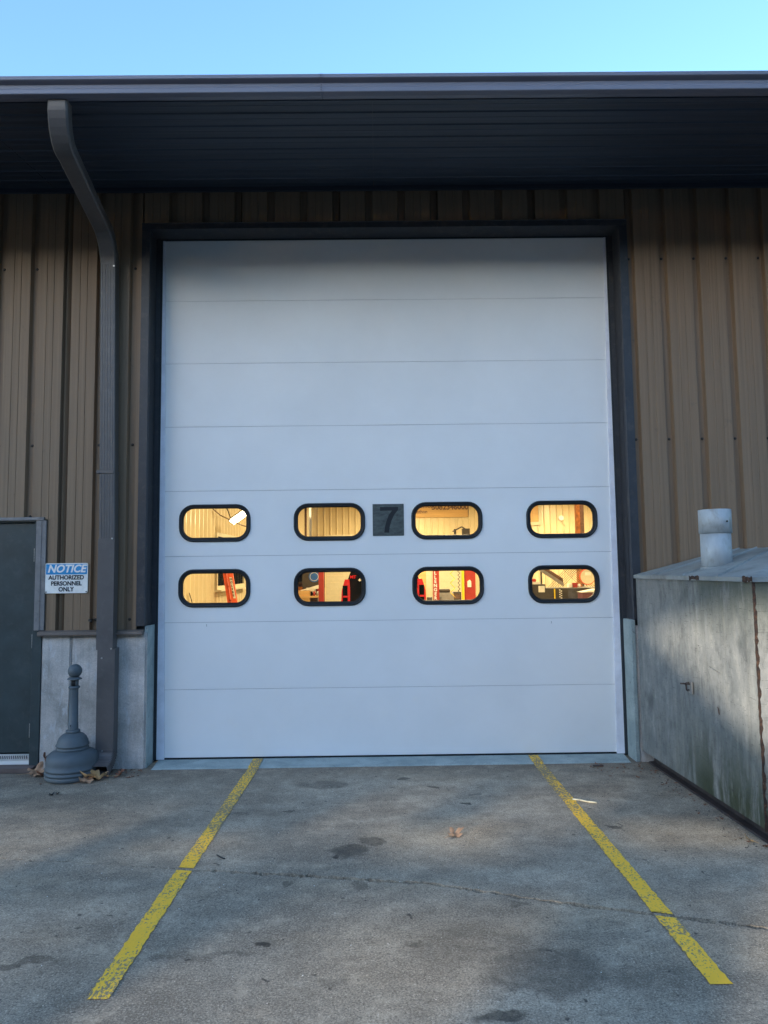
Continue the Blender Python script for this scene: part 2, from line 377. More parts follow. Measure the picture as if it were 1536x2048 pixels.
M_lid = mat('grey_galvanised_lid', (.30, .31, .29), .6, var=.25, scale=3, stretch=(1, 1, 1), bmp=.1, bscale=8, dirt=(.10, .11, .09), dirt_amt=.6)
M_galv = mat('galvanised_pipe', (.44, .46, .46), .55, .2, var=.22, scale=7, dirt=(.25, .22, .17), dirt_amt=.6, stretch=(1, 1, .5))
M_skid = mat('dark_rusty_skid', (.055, .042, .04), .75, var=.4, bmp=.2, dirt=(.13, .07, .045), dirt_amt=.5)
M_metal = mat('zinc_screw', (.5, .5, .5), .35, .8)
M_darkscrew = mat('dark_screw', (.05, .045, .04), .5, .3)
M_steel = mat('dull_steel', (.32, .31, .29), .45, .6, dirt=(.15, .09, .05), dirt_amt=.5)
M_ground = ground_mat('driveway_concrete')
M_far = mat("dark_low_bounce_yard", (.055, .055, .055), .85, var=.3, bmp=.3)  # unseen ground, made dark so less light bounces up under the eave
M_crack = mat('joint_dirt', (.008, .008, .008), .95, bmp=.3)
M_yellow = paint_mat()
M_dryleaf = mat('dry_leaf_tan', (.44, .25, .14), .75, var=.3, scale=30)
M_dryleaf2 = mat('dry_leaf_pale', (.78, .50, .25), .75, var=.25, scale=30)
M_dryleaf3 = mat('dry_leaf_brown', (.26, .11, .06), .8, var=.3, scale=30)
# interior
M_iwall = mat('cream_liner_panel', (.72, .60, .38), .32, var=.06, scale=1.5)
M_ifloor = mat('shop_floor_concrete', (.13, .12, .10), .4, var=.2, scale=1.5)
M_iceil = mat('ceiling_cream', (.6, .56, .45), .8)
M_red = mat('red_lift_paint', (.42, .035, .02), .45, var=.15)
M_orange = mat('orange_fibreglass', (.75, .11, .035), .45, var=.1)
M_ipaper = mat('paper_white', (.8, .76, .66), .7)
M_iyel = mat('yellow_post_paint', (.85, .60, .02), .5)
M_idark = mat('dark_cabinet', (.055, .045, .035), .5, var=.3)
M_wood = mat('plywood_board', (.62, .38, .14), .6, var=.15, scale=3, stretch=(.3, 1, 4))
M_rustcol = mat('rusty_orange_column', (.50, .17, .03), .7, var=.5, scale=8)
M_brown = mat('brown_column', (.14, .075, .045), .6, var=.5, scale=8)
M_beige = mat('beige_shutter', (.62, .55, .38), .6, var=.06)
M_carb = mat('black_car_paint', (.008, .008, .009), .7, spec=.05)
M_cargl = mat('dark_car_glass', (.006, .007, .007), .8, spec=.03)
M_redlamp = mat('red_lamp_plastic', (.65, .012, .02), .2)
M_ibrown = mat('maroon_cabinet', (.13, .035, .03), .5)
M_iblue = mat('blue_disc_paint', (.03, .14, .50), .4)
M_lampw = mat('lamp_diffuser', (.9, .9, .85), .5, emit=((1, .86, .55), LAMP_EMIT))

# ------------------------------------------------------------------ ground: two slabs with a narrow irregular joint
JOINT = [(-2.407, -1.942), (-1.761, -2.046), (-1.201, -2.151), (-.497, -2.256), (.172, -2.381), (.68, -2.57), (1.283, -2.767), (1.736, -2.919)]
def joint_y(x):
    if x < JOINT[0][0]: return JOINT[0][1]+(x-JOINT[0][0])*-.155
    if x > JOINT[-1][0]: return JOINT[-1][1]+(x-JOINT[-1][0])*-.32
    for (a, b), (c, d) in zip(JOINT[:-1], JOINT[1:]):
        if a <= x <= c: return b+(d-b)*(x-a)/(c-a)
pts = []; x = -6.0
rj = random.Random(3); wob = 0
while x < 6.0:
    wob = wob*.8+rj.uniform(-.006, .006)
    wdt = (.005 if x < -1.2 else .017)*rj.uniform(.35, 1.5)
    if x < -1.5 and rj.random() < .5: wdt *= .25
    pts.append((x, joint_y(x)+wob, max(.0007, wdt))); x += rj.uniform(.012, .03)
mb = MB(); n = len(pts)
vs = [(p[0], p[1]+p[2], 0) for p in pts]+[(p[0], p[1]+p[2]-.001, -.02) for p in pts]
far = [(pts[-1][0], 28.3, 0), (pts[0][0], 28.3, 0)]
# back slab top split in strips toward y=+0.3
vb = [(p[0], .32, 0) for p in pts]
mb.add(vs+vb, [(i, i+1, 2*n+i+1, 2*n+i) for i in range(n-1)]+[(i+1, i, n+i, n+i+1) for i in range(n-1)])
slab = mb.build('concrete_slab', M_ground, recalc=False); tag(slab, kind='structure', label='grey concrete slab in front of the big door')
mb = MB(); vs = [(p[0], p[1]-p[2], 0) for p in pts]+[(p[0], p[1]-p[2]+.001, -.02) for p in pts]+[(p[0], -4.7, 0) for p in pts]
mb.add(vs, [(i+1, i, 2*n+i, 2*n+i+1) for i in range(n-1)]+[(i, i+1, n+i+1, n+i) for i in range(n-1)])
slab2 = mb.build('concrete_slab', M_ground, recalc=False); tag(slab2, kind='structure', label='grey stained concrete slab nearer the viewer')
tag(MB().add([(-300, -300, -.02), (300, -300, -.02), (300, 300, -.02), (-300, 300, -.02)], [(0, 1, 2, 3)]).build('ground', M_crack, recalc=False), kind='structure', label='dark bedding in the joint and ground under the slabs')
# rest of the yard round the two slabs, kept dark to limit bounce light
mb = MB()
xs0, xs1 = pts[0][0], pts[-1][0]
for (a, b, c, d) in ((-300, xs0, -300, 300), (xs1, 300, -300, 300), (xs0, xs1, -300, -4.7)):
    mb.add([(a, c, -.001), (b, c, -.001), (b, d, -.001), (a, d, -.001)], [(0, 1, 2, 3)])
tag(mb.build('yard', M_far, recalc=False), kind='structure', label='unseen ground around the concrete, made dark to cut bounced light')

# ------------------------------------------------------------------ cladding
PITCH = .305; VF = .027; VS = .012; VD = .042
def clad_profile(x0, x1, centres, y=0.0):
    P = [(x0, y)]
    for c in centres:
        ev = [(c-VF-VS, y), (c-VF, y+VD), (c+VF, y+VD), (c+VF+VS, y)]
        # minor grooves in the flat after the valley
        for dx in (.118, .183):
            ev += [(c+dx-.004, y), (c+dx, y+.004), (c+dx+.004, y)]
        P += ev
    out = [P[0]]
    for p in P[1:]:
        if x0 < p[0] < x1 and p[0] > out[-1][0]: out.append(p)
    # interpolate ends if cut inside a valley
    out.append((x1, y if not any(abs(x1-c) < VF+VS/2 for c in centres) else y+VD))
    return out
def panel(parent, x0, x1, z0, z1, centres, y=0.0, name='cladding_panel'):
    cs = [c for c in centres if x0-.3 < c < x1+.1]
    prof = clad_profile(x0, x1, cs, y)
    # split long runs vertically so the sheet can dent slightly
    return MB().strip(prof, 'z', z0, z1).build(name, M_clad, parent, recalc=False, solid=.0015)
CL = [-2.336-PITCH*k for k in range(20)]
CR = [2.29+PITCH*k for k in range(22)]; CH = [2.29-PITCH*k for k in range(0, 16)]
wall = empty('metal_wall', (0, 0, 1.2), 'brown ribbed metal cladding wall round the big white door', 'wall')
ZT = 5.36
def screw_proto(parent, x, y, z, m=M_darkscrew, r=.009):
    o = MB().lathe(0, 0, [(r*1.5, 0), (r*1.5, .002), (r, .0025), (r, .007), (r*.6, .009), (0, .009)], n=8).build('screw', m)
    o.rotation_euler = (PI/2, 0, 0); o.parent = parent; o.location = Vector((x, y, z))-wloc(parent); return o
sc0 = None
def screw(parent, x, y, z):
    global sc0
    if sc0 is None: sc0 = screw_proto(parent, x, y, z)
    else:
        c = sc0.copy(); COL.objects.link(c); c.parent = parent; c.location = Vector((x, y, z))-wloc(parent)
# left side
for (a, b, z0, z1, y) in ((-2.945, -2.262, 1.205, ZT, 0), (-3.074, -2.945, 1.205, 2.235, 0), (-3.86, -2.95, 2.205, ZT, -.004), (-4.775, -3.86, 2.205, ZT, -.001),
                          (-5.69, -4.775, 1.205, ZT, -.004), (-6.605, -5.69, 1.205, ZT, 0), (-7.52, -6.605, 1.205, ZT, -.004)):
    panel(wall, a, b, z0, z1, sorted(CL), y)
for (a, b, y) in ((2.262, 3.06, 0), (3.06, 3.975, -.002), (3.975, 4.89, 0), (4.89, 5.805, -.002), (5.805, 6.72, 0)):
    panel(wall, a, b, 1.0 if a > 3 else 1.205, ZT, CR, y)
for (a, b, y) in ((-2.262, -1.345, 0), (-1.345, -.43, -.002), (-.43, .485, 0), (.485, 1.40, -.002), (1.40, 2.262, 0)):
    panel(wall, a, b, 4.956, ZT, sorted(CH), y)
for c in CL[:9]:
    for z in (2.885, 4.55): screw(wall, c, VD-.002, z)
    if c > -3.0 or c < -4.8: screw(wall, c, VD-.002, 1.30)
for c in (CL[2], CL[3]): screw(wall, c, VD-.006, 2.235)
for c in CR[:9]:
    for z in (2.885, 4.60): screw(wall, c, VD-.002, z)
# a bent fastener with its dark smear low on the left panel
MB().cyl((-2.668, .03, 1.30), (-2.668, -.03, 1.30), .012, n=8).cyl((-2.668, -.02, 1.30), (-2.65, -.03, 1.285), .008, n=6).build('clamp', M_darkscrew, wall)
# core of the wall behind the sheets
mb = MB()
mb.box(-7.52, -4.10, .045, .30, 0, ZT).box(-4.10, -3.10, .045, .30, 2.23, ZT).box(-3.10, -2.205, .045, .30, 1.19, ZT)
mb.box(-2.205, 2.205, .045, .30, 4.925, ZT).box(2.205, 11.4, .045, .30, 1.19, ZT)
mb.box(-4.10, -3.10, .21, .30, 0, 2.23).box(-2.205, -2.14, .245, .30, 0, 4.9).box(2.14, 2.205, .245, .30, 0, 4.9).box(-2.2, 2.2, .285, .30, -.02, .028)  # boards added behind both doors to block workshop light leaks
mb.build('core_and_leak_boards', M_core, wall)
# door surround trims
def trimL(s):
    a = -1 if s < 0 else 1
    P = [(a*2.262, -.012), (a*2.19, -.012), (a*2.19, .19), (a*2.15, .19), (a*2.15, .194), (a*2.195, .196), (a*2.195, -.007), (a*2.262, -.007)]
    o = MB().prism(P, 'z', 1.243, 4.953).build('jamb_trim', M_trim, wall); return o
trimL(-1); trimL(1)
for a in (-1, 1):
    MB().box(a*2.190 if a > 0 else -2.196, a*2.196 if a > 0 else -2.19+.0, .06, .075, 1.25, 4.87).build('trim_fold', M_trim, wall)
    MB().box(min(a*2.135, a*2.19), max(a*2.135, a*2.19), .20, .24, .02, 4.9).build('door_guide', M_dgap, wall)
P = [(-.012, 4.955), (-.012, 4.909), (.20, 4.909), (.20, 4.904), (-.018, 4.904), (-.018, 4.955), (-.026, 4.960), (-.020, 4.963), (.0, 4.963)]
MB().prism(P, 'x', -2.262, 2.262).build('header_trim', M_trim, wall)
MB().box(-2.14, 2.14, .20, .215, 4.896, 4.93).build('header_seal', M_black, wall)
# base trim (drip flashing) left and right
P = [(.03, 1.205), (-.006, 1.212), (-.05, 1.200), (-.052, 1.175), (-.046, 1.165), (.03, 1.168)]
MB().prism(P, 'x', -3.12, -2.195).build('base_trim', M_trimL, wall)
MB().prism(P, 'x', 2.262, 8.0).build('base_trim', M_trimL, wall)
MB().prism(P, 'x', -7.52, -4.10).build('base_trim', M_trimL, wall)

# concrete stem walls
st = empty('stem_wall', (-2.65, .1, 0), 'low grey concrete wall under the cladding beside the service door', 'wall')
def stem(parent, x0, x1, y0, y1, z0, z1, name='concrete_face'):
    bm = bmesh.new(); bmesh.ops.create_cube(bm, size=1)
    for v in bm.verts: v.co = Vector(((x0+x1)/2+v.co.x*(x1-x0), (y0+y1)/2+v.co.y*(y1-y0), (z0+z1)/2+v.co.z*(z1-z0)))
    bmesh.ops.bevel(bm, geom=[e for e in bm.edges if abs(e.verts[0].co.z-e.verts[1].co.z) > .5], offset=.012, segments=2, affect='EDGES')
    return MB().from_bm(bm).build(name, M_stem, parent)
stem(st, -3.10, -2.839, 0, .30, 0, 1.19); stem(st, -2.835, -2.168, .003, .30, 0, 1.19)
MB().box(-2.1665, -2.160, .012, .20, 0, 1.243, .002).build('painted_reveal', M_pale, st)
MB().box(-2.19, -2.168, .012, .1, 1.18, 1.24).build('corner_patch', M_pale, st)
st2 = empty('stem_wall', (3.5, .1, 0), 'low concrete wall behind the steel tank, right of the big door', 'wall')
stem(st2, 2.20, 8.0, 0, .30, 0, 1.19)
MB().box(2.158, 2.2, -.004, .20, 0, 1.243, .006).build('painted_reveal', M_pale, st2)
st3 = empty('stem_wall', (-5, .1, 0), 'low concrete wall left of the service door', 'wall')
stem(st3, -7.52, -4.10, 0, .30, 0, 1.19)
# door sill
mb = MB(); mb.add([(-2.10, -.045, 0), (2.11, -.02, 0), (2.135, .27, 0), (-2.13, .27, 0), (-2.09, -.03, .010), (2.10, -.008, .010), (2.13, .27, .018), (-2.125, .27, .018)],
    [(4, 5, 6, 7), (0, 1, 5, 4), (1, 2, 6, 5), (3, 0, 4, 7)])
tag(mb.build('door_sill', M_pale), 'pale painted concrete strip under the big white door', 'sill')

# ------------------------------------------------------------------ eave, soffit, roof, gutter (all drop slightly to the left)
def tilt(x): return .0006*x
def tilted(mbx):
    mbx.v = [(x, y, z+tilt(x)*(.22+.78*min(1, max(0, -y/1.5)))) for (x, y, z) in mbx.v]; return mbx
eave = empty('eave', (0, -.6, 5.3), 'dark overhanging eave with ribbed metal soffit above the door', 'eave')
XL, XR = -7.6, 11.4
def soff_prof(y0, y1, z):
    P = []; k = 2; d = (y1-y0)/k
    for i in range(k):
        a = y0+i*d
        P += [(a, z), (a+d*.30, z), (a+d*.32, z+.002), (a+d*.34, z), (a+d*.60, z), (a+d*.66, z+.009), (a+d*.90, z+.009), (a+d*.95, z)]
    P.append((y1, z)); return P
SEG = [XL, -3.07, -.1, 2.95, XR]
SL = .122                                   # the soffit follows the roof pitch
for i in range(4):
    a, b = -1.535+i*.382, -1.535+(i+1)*.382
    for x0, x1 in zip(SEG[:-1], SEG[1:]):
        tilted(MB().strip([(p, q+SL*p) for p, q in soff_prof(a+.002, b-.002, 5.292+.002*i)], 'x', x0+.0015, x1-.0015)).build('soffit_panel', M_soff, eave, solid=.002)
tilted(MB().box(XL, XR, -.03, -.004, 5.262, 5.298)).build('soffit_trim', M_gutd, eave)
roof = empty('roof', (0, 10, 5.5), 'dark low sloped metal roof behind the gutter', 'roof')
mb = MB(); mb.prism([(-1.48, 5.185), (-1.48, 5.215), (14, 7.12), (28.5, 8.9), (28.5, 8.8), (.3, 5.40), (.0, 5.365)], 'x', XL, XR); tilted(mb).build('roof_sheet', M_gutd, roof)
tilted(MB().prism([(-1.475, 5.11), (-1.475, 5.18), (0, 5.36), (0, 5.29)], 'x', XR-.05, XR)).build('barge_board', M_gutd, roof)
tilted(MB().prism([(-1.475, 5.11), (-1.475, 5.18), (0, 5.36), (0, 5.29)], 'x', XL, XL+.05)).build('barge_board', M_gutd, roof)
MB().box(7.6, 11.4, .31, 28.35, 5.30, 5.36).box(11.3, 11.4, .3, 28.4, 0, 5.37).box(-7.6, 11.4, 28.3, 28.4, 0, 5.6).box(-7.6, -7.5, .3, 28.4, 0, 5.4).build('outer_shell', M_core, wall)
gut = empty('roof_gutter', (0, -1.55, 5.17), 'long grey box gutter along the roof edge', 'gutter')
G = [(-1.300, 5.425), (-1.300, 5.293), (-1.340, 5.290), (-1.372, 5.297), (-1.376, 5.302), (-1.376, 5.332), (-1.371, 5.337), (-1.357, 5.352), (-1.357, 5.378), (-1.386, 5.392), (-1.392, 5.398), (-1.392, 5.422), (-1.386, 5.428), (-1.375, 5.428), (-1.375, 5.42)]
G = [(a-.240, (b-5.290)*.98+5.106) for a, b in G]
G2 = G
for (x0, x1) in ((XL, -.462), (-.458, XR)):
    tilted(MB().strip(G2, 'x', x0, x1)).build('gutter_length', M_gut, gut, solid=.0015)
Gs = [(a-.0025, b) for a, b in G[3:13]]
tilted(MB().strip(Gs, 'x', -.475, -.452)).build('seam_cover', M_gut, gut, solid=.001)
for z in (5.31, 5.325, 5.345, 5.36, 5.405):
    zz = z+tilt(-.46)-.184
    yv = -1.620 if z < 5.34 else (-1.602 if z < 5.39 else -1.636)
    MB().cyl((-.463, yv, zz), (-.463, yv-.003, zz), .0035, n=8).build('rivet', M_darkscrew, gut)

# ------------------------------------------------------------------ downspout (rectangular, swept)
def sweep_rect(path, hw, hd, xs=None, ribs=None):
    # path of (x,y,z) in the yz plane mainly; cross-section hw along x, hd along normal in yz
    mb = MB(); n = len(path); rings = []
    for i, p in enumerate(path):
        a = Vector(path[max(0, i-1)]); b = Vector(path[min(n-1, i+1)]); t = (b-a); t.x = 0; t.normalize()
        nrm = Vector((0, -t.z, t.y)); s_ = 1.0 if ribs is None else ribs[i]
        p = Vector(p); c = .012; X = Vector((1, 0, 0)); w_, d_ = hw*s_, hd*s_
        rings.append([p+X*(-w_+c)-nrm*d_, p+X*(w_-c)-nrm*d_, p+X*w_-nrm*(d_-c), p+X*w_+nrm*(d_-c), p+X*(w_-c)+nrm*d_, p+X*(-w_+c)+nrm*d_, p-X*w_+nrm*(d_-c), p-X*w_-nrm*(d_-c)])
    vs = [v for r in rings for v in r]; fs = []
    for i in range(n-1):
        for k in range(8): fs.append((i*8+k, i*8+(k+1) % 8, (i+1)*8+(k+1) % 8, (i+1)*8+k))
    mb.add(vs, fs); return mb
ds = empty('downspout', (-2.45, -.09, 0), 'brown rectangular downspout from the gutter to the ground', 'downspout')
HW, HD = .072, .05
zt = 5.105+tilt(-2.35)
def arc(p0, t0, p1, t1, n=8):
    p0, t0, p1, t1 = map(Vector, (p0, t0, p1, t1)); L_ = (p1-p0).length; out = []
    for i in range(n+1):
        t = i/n; h = (2*t**3-3*t**2+1, t**3-2*t**2+t, -2*t**3+3*t**2, t**3-t**2)
        out.append(p0*h[0]+t0.normalized()*L_*h[1]+p1*h[2]+t1.normalized()*L_*h[3])
    return out
top_path = arc((-2.36, -1.52, zt+.01), (0, 0, -1), (-2.395, -1.30, 4.86), (0, .985, -.08), 16)
ribs = [1+.014*(i % 2) if 2 < i < 14 else 1 for i in range(len(top_path))]
sweep_rect(top_path, HW, HD, ribs=ribs).build('upper_elbow', M_spout, ds)
sweep_rect([(-2.393, -1.32, 4.862), (-2.52, -.30, 4.79)], HW*.97, HD*.97).build('offset_pipe', M_spout, ds)
lp = arc((-2.522, -.33, 4.81), (0, .93, -.27), (-2.53, -.085, 4.52), (0, 0, -1), 18)
sweep_rect(lp, HW, HD, ribs=[1+.018*(i % 2) if 3 < i < 15 else 1 for i in range(len(lp))]).build('wall_elbow', M_spout, ds)
# wall pipe with shallow flutes on its face
def flute_pipe(p0, p1, hw, hd):
    mb = MB(); m_ = []
    P = [(-hw, hd), (-hw, -hd+.01), (-hw+.01, -hd)]
    for k in range(5):
        a = -hw+.022+k*.024
        P += [(a, -hd), (a+.004, -hd+.003), (a+.011, -hd+.003), (a+.015, -hd)]
    P += [(hw-.01, -hd), (hw, -hd+.01), (hw, hd)]
    n_ = len(P); vs = [(p0[0]+a, p0[1]+b, p0[2]) for a, b in P]+[(p1[0]+a, p1[1]+b, p1[2]) for a, b in P]
    mb.add(vs, [(i, (i+1) % n_, n_+(i+1) % n_, n_+i) for i in range(n_)]); return mb
flute_pipe((-2.53, -.085, 4.54), (-2.492, -.085, 2.0), HW*.96, HD*.96).build('pipe', M_spout, ds)
MB().prism([(-2.492-HW, -.085-HD), (-2.492+HW, -.085-HD), (-2.492+HW, -.085+HD), (-2.492-HW, -.085+HD)], 'z', 1.05, 2.02).build('pipe', M_spout, ds)
MB().prism([(-2.475-HW-.004, -.086-HD), (-2.475+HW+.004, -.086-HD), (-2.475+HW+.004, -.086+HD), (-2.475-HW-.004, -.086+HD)], 'z', .16, 1.06).build('lower_pipe', M_spout, ds)
sp = arc((-2.47, -.088, .20), (0, 0, -1), (-2.462, -.30, .055), (0, -1, -.25), 26)
sweep_rect(sp, HW+.004, HD, ribs=[1+.06*(i % 2) if 1 < i < 20 else 1.0+.002*i for i in range(len(sp))]).build('shoe', M_spout, ds, solid=.002)
for (x, z) in ((-2.43, 1.06), (-2.51, .98), (-2.49, .19), (-2.44, 2.02), (-2.47, 4.5)):
    MB().cyl((x, -.088-HD, z), (x, -.094-HD, z), .008, n=8).build('rivet', M_metal, ds)
for z in (2.6,):
    MB().box(-2.515-HW-.004, -2.515+HW+.004, -.09-HD, -.002, z, z+.03, .002).build('strap', M_spout, ds)

# ------------------------------------------------------------------ service door
sdoor = empty('service_door', (-3.6, .03, 0), 'dark teal steel service door at the left edge', 'door')
MB().box(-4.05, -3.187, .03, .075, .145, 2.178, .002).build('leaf', M_leaf, sdoor)
MB().box(-3.186, -3.103, .0, .20, .0, 1.20, .002).box(-3.186, -3.103, .0, .20, 1.2, 2.20, .002).box(-4.1, -4.055, 0, .2, 0, 2.2).box(-4.055, -3.187, .0, .2, 2.183, 2.213).build('door_frame', M_leaf, sdoor)
tr = MB(); tr.box(-3.168, -3.078, -.016, -.001, 1.215, 2.195, .002); tr.box(-3.135, -3.118, -.022, -.017, 1.215, 2.19)
tr.build('side_trim', M_frame, sdoor)
MB().box(-4.12, -3.10, -.02, -.001, 2.197, 2.226, .002).build('head_trim', M_frame, sdoor)
mbk = MB(); mbk.box(-4.04, -3.19, .018, .028, .080, .135, .001)
k0 = mbk.build('weather_strip', M_bright, sdoor)
mb = MB()
for i in range(44):
    x = -4.03+i*.019; a = .008
    mb.add([(x-a, .0155, .118), (x+a*.2, .0155, .125), (x+a, .0155, .098), (x-a*.2, .0155, .092)], [(0, 1, 2, 3)])
mb.build('tread_pattern', M_frame, k0)
MB().box(-4.04, -3.19, .02, .035, .045, .078, .001).build('sweep', M_white, sdoor)
MB().box(-4.1, -3.12, -.10, .10, .001, .042, .004).build('threshold', M_brownw, sdoor)
for z in (1.886, 1.118, .338):
    h = MB()
    for k in range(5): h.cyl((-3.19, .018, z-.06+k*.0245), (-3.19, .018, z-.038+k*.0245), .009, n=10)
    h.build('hinge', M_steel, sdoor)

# ------------------------------------------------------------------ notice sign
sg = empty('notice_sign', (-2.889, -.03, 1.675), 'blue and white notice sign on the brown cladding left of the downspout', 'sign')
def rrect(w_, h_, r, n=5, cx=0, cz=0):
    P = []
    for (sx_, sz_, a0) in ((1, 1, 0), (-1, 1, PI/2), (-1, -1, PI), (1, -1, 3*PI/2)):
        for i in range(n+1):
            a = a0+PI/2*i/n; P.append((cx+sx_*(w_/2-r)+r*math.cos(a), cz+sz_*(h_/2-r)+r*math.sin(a)))
    return P
MB().prism(rrect(.382, .268, .014, cx=-2.889, cz=1.675), 'y', -.012, -.009).build('sign_plate', M_sign, sg)
MB().prism(rrect(.366, .092, .006, cx=-2.889, cz=1.755), 'y', -.0135, -.0125).build('header_band', M_blue, sg)
text('lettering', 'NOTICE', .094, M_white, sg, (-2.889, -.0145, 1.757), bold=.0032, shear=.25, sx=.98)
for s_, z in (('AUTHORIZED', 1.680), ('PERSONNEL', 1.627), ('ONLY', 1.575)):
    text('lettering', s_, .053, M_blk, sg, (-2.889, -.0145, z), bold=.0014, sx=.95)
for (x, z) in ((-3.068, 1.553), (-2.709, 1.553)):
    MB().cyl((x, -.012, z), (x, -.016, z), .006, n=8).build('screw', M_darkscrew, sg)

# ------------------------------------------------------------------ big sectional door
door = empty('overhead_door', (0, .245, 0), 'tall white sectional overhead door with two rows of rounded windows', 'door')
def loop_bm(bm, pts2, y): return [bm.verts.new((p[0], y, p[1])) for p in pts2]
def holed_plate(outer, holes, y0, y1):
    mb = MB()
    for y, flip in ((y0, False), (y1, True)):
        bm = bmesh.new(); ed = []
        for lp_ in [outer]+holes:
            vs = loop_bm(bm, lp_, y)
            ed += [bm.edges.new((vs[i], vs[(i+1) % len(vs)])) for i in range(len(vs))]
        bmesh.ops.triangle_fill(bm, edges=ed, use_beauty=True, use_dissolve=False)
        mb.from_bm(bm)
    for lp_ in [outer]+holes:
        mb.prism(lp_, 'y', y0, y1, caps=False)
    return mb
def ring_sweep(mb, w_, h_, r, prof, cx, cz, n=7):
    # prof: closed list of (offset inward, y)
    loops = []
    for off, y in prof:
        loops.append([(p[0], y, p[1]) for p in rrect(w_-2*off, h_-2*off, max(.01, r-off), n, cx, cz)])
    m_ = len(loops[0]); k = len(loops)
    vs = [v for l in loops for v in l]; fs = []
    for i in range(k):
        j = (i+1) % k
        for q in range(m_): fs.append((i*m_+q, i*m_+(q+1) % m_, j*m_+(q+1) % m_, j*m_+q))
    mb.add(vs, fs, True); return mb
WX = [-1.620, -.550, .550, 1.628]; SH = .61; Z0 = .032
YF, YB = .222, .268
def section_poly(z0, z1):
    return [(-2.133, z0), (2.133, z0), (2.133, z1), (-2.133, z1)]
plain = None
for k in range(8):
    z0, z1 = Z0+k*SH+.0014, Z0+(k+1)*SH-.0014
    if k in (2, 3):
        zc = 1.565 if k == 2 else 2.170
        holes = [rrect(.625, .312, .118, 7, x, zc) for x in WX]
        p = holed_plate(section_poly(z0, z1), holes, YF, YB).build('door_section', M_door, door, bevel=0)
    elif plain is None:
        plain = MB().box(-2.133, 2.133, YF, YB, z0, z1, .0018).build('door_section', M_door, door); zp = z0
    else:
        copy_obj(plain, door, (0, 0, z0-zp))
# dark tongue behind the joints
MB().box(-2.12, 2.12, .232, .262, Z0+.01, Z0+8*SH-.01)
for k in range(1, 8):
    MB().box(-2.13, 2.13, YF+.006, YB-.004, Z0+k*SH-.0013, Z0+k*SH+.0013).build('joint_seal', M_jseal, door)
MB().box(-2.10, 2.12, YF+.002, YB, .017, Z0-.001, .003).build('bottom_seal', M_black, door)
for a in (-1, 1):
    MB().prism([(a*2.133, .004+.018), (a*2.062, .022), (a*2.078, 1.5), (a*2.112, 4.9), (a*2.133, 4.9)], 'y', .207, .221).build('edge_strip', M_seal, door)
wname = []
def make_window(x, z):
    f = ring_sweep(MB(), .668, .352, .135, [(0, YF-.001), (.002, YF-.012), (.008, YF-.019), (.015, YF-.019), (.020, YF-.011), (.023, YF-.010), (.029, YF-.014), (.034, YF-.009), (.037, YF+.004), (.037, YB-.006), (.033, YB-.004), (.030, YF+.01), (.026, YF-.001)], x, z)
    fo = f.build('window', M_black, door)
    MB().prism(rrect(.60, .285, .10, 7, x, z), 'y', YF+.006, YF+.012).build('pane', M_glass, fo)
    ring_sweep(MB(), .596, .281, .10, [(0, YF+.003), (.003, YF-.001), (.006, YF+.003)], x, z).build('locking_strip', M_black, fo)
    return fo
first = make_window(WX[0], 2.170)
for zc in (2.170, 1.565):
    for x in WX:
        if zc == 2.170 and x == WX[0]: continue
        c = first.copy(); COL.objects.link(c); c.parent = door; c.location = (x-WX[0], 0, zc-2.170)
        for ch in first.children: copy_obj(ch, c)
# tiny marks / screws on the sections
for (x, z) in ((-1.69, 1.235), (1.50, 1.225)):
    MB().box(x, x+.0025, YF-.002, YF-.0003, z-.022, z).build('scratch', M_plate, door)

# number plate 7
npl = empty('number_sign', (0, .215, 2.18), 'dark square plate with a black number 7 between the upper windows', 'sign')
MB().box(-.145, .147, .2165, .2205, 2.033, 2.331, .001).build('plate', M_plate, npl)
S7 = [(-.075, 2.302), (-.075, 2.268), (.036, 2.268), (.005, 2.225), (-.018, 2.165), (-.032, 2.11), (-.037, 2.062), (.006, 2.062), (.013, 2.115), (.030, 2.172), (.056, 2.228), (.094, 2.276), (.094, 2.302)]
MB().prism(S7, 'y', .2145, .216).build('numeral', M_blk, npl)

# ------------------------------------------------------------------ cigarette receptacle
bn = empty('cigarette_receptacle', (-2.705, -.235, 0), 'blue grey plastic smoking receptacle with a ball top beside the downspout', 'ash bin')
bx, by = -2.705, -.235
prof = [(0, .004), (.205, .004), (.212, .012), (.216, .03), (.208, .038), (.208, .044), (.218, .052), (.218, .062), (.207, .070), (.207, .078), (.216, .086), (.216, .096), (.206, .104),
        (.208, .14), (.206, .165), (.196, .195), (.17, .218), (.14, .230), (.126, .236)]
MB().lathe(bx, by, prof, 56).build('base', M_bin, bn)
prof = [(.124, .234), (.131, .240), (.131, .250), (.124, .256), (.124, .262), (.133, .268), (.133, .278), (.126, .286), (.122, .305), (.108, .335), (.085, .358), (.06, .370), (.054, .372)]
MB().lathe(bx, by, prof, 48).build('dome', M_bin, bn)
MB().lathe(bx, by, [(.05, .368), (.057, .372), (.057, .393), (.050, .396), (.04, .396)], 32).build('collar', M_bin, bn)
MB().lathe(bx+.001, by, [(.041, .39), (.041, .455), (.0385, .458), (.036, .70), (.036, .745)], 32).build('tube', M_bin, bn)
MB().lathe(bx+.003, by, [(.036, .738), (.046, .743), (.046, .756), (.036, .762)], 32).build('ring', M_bin, bn)
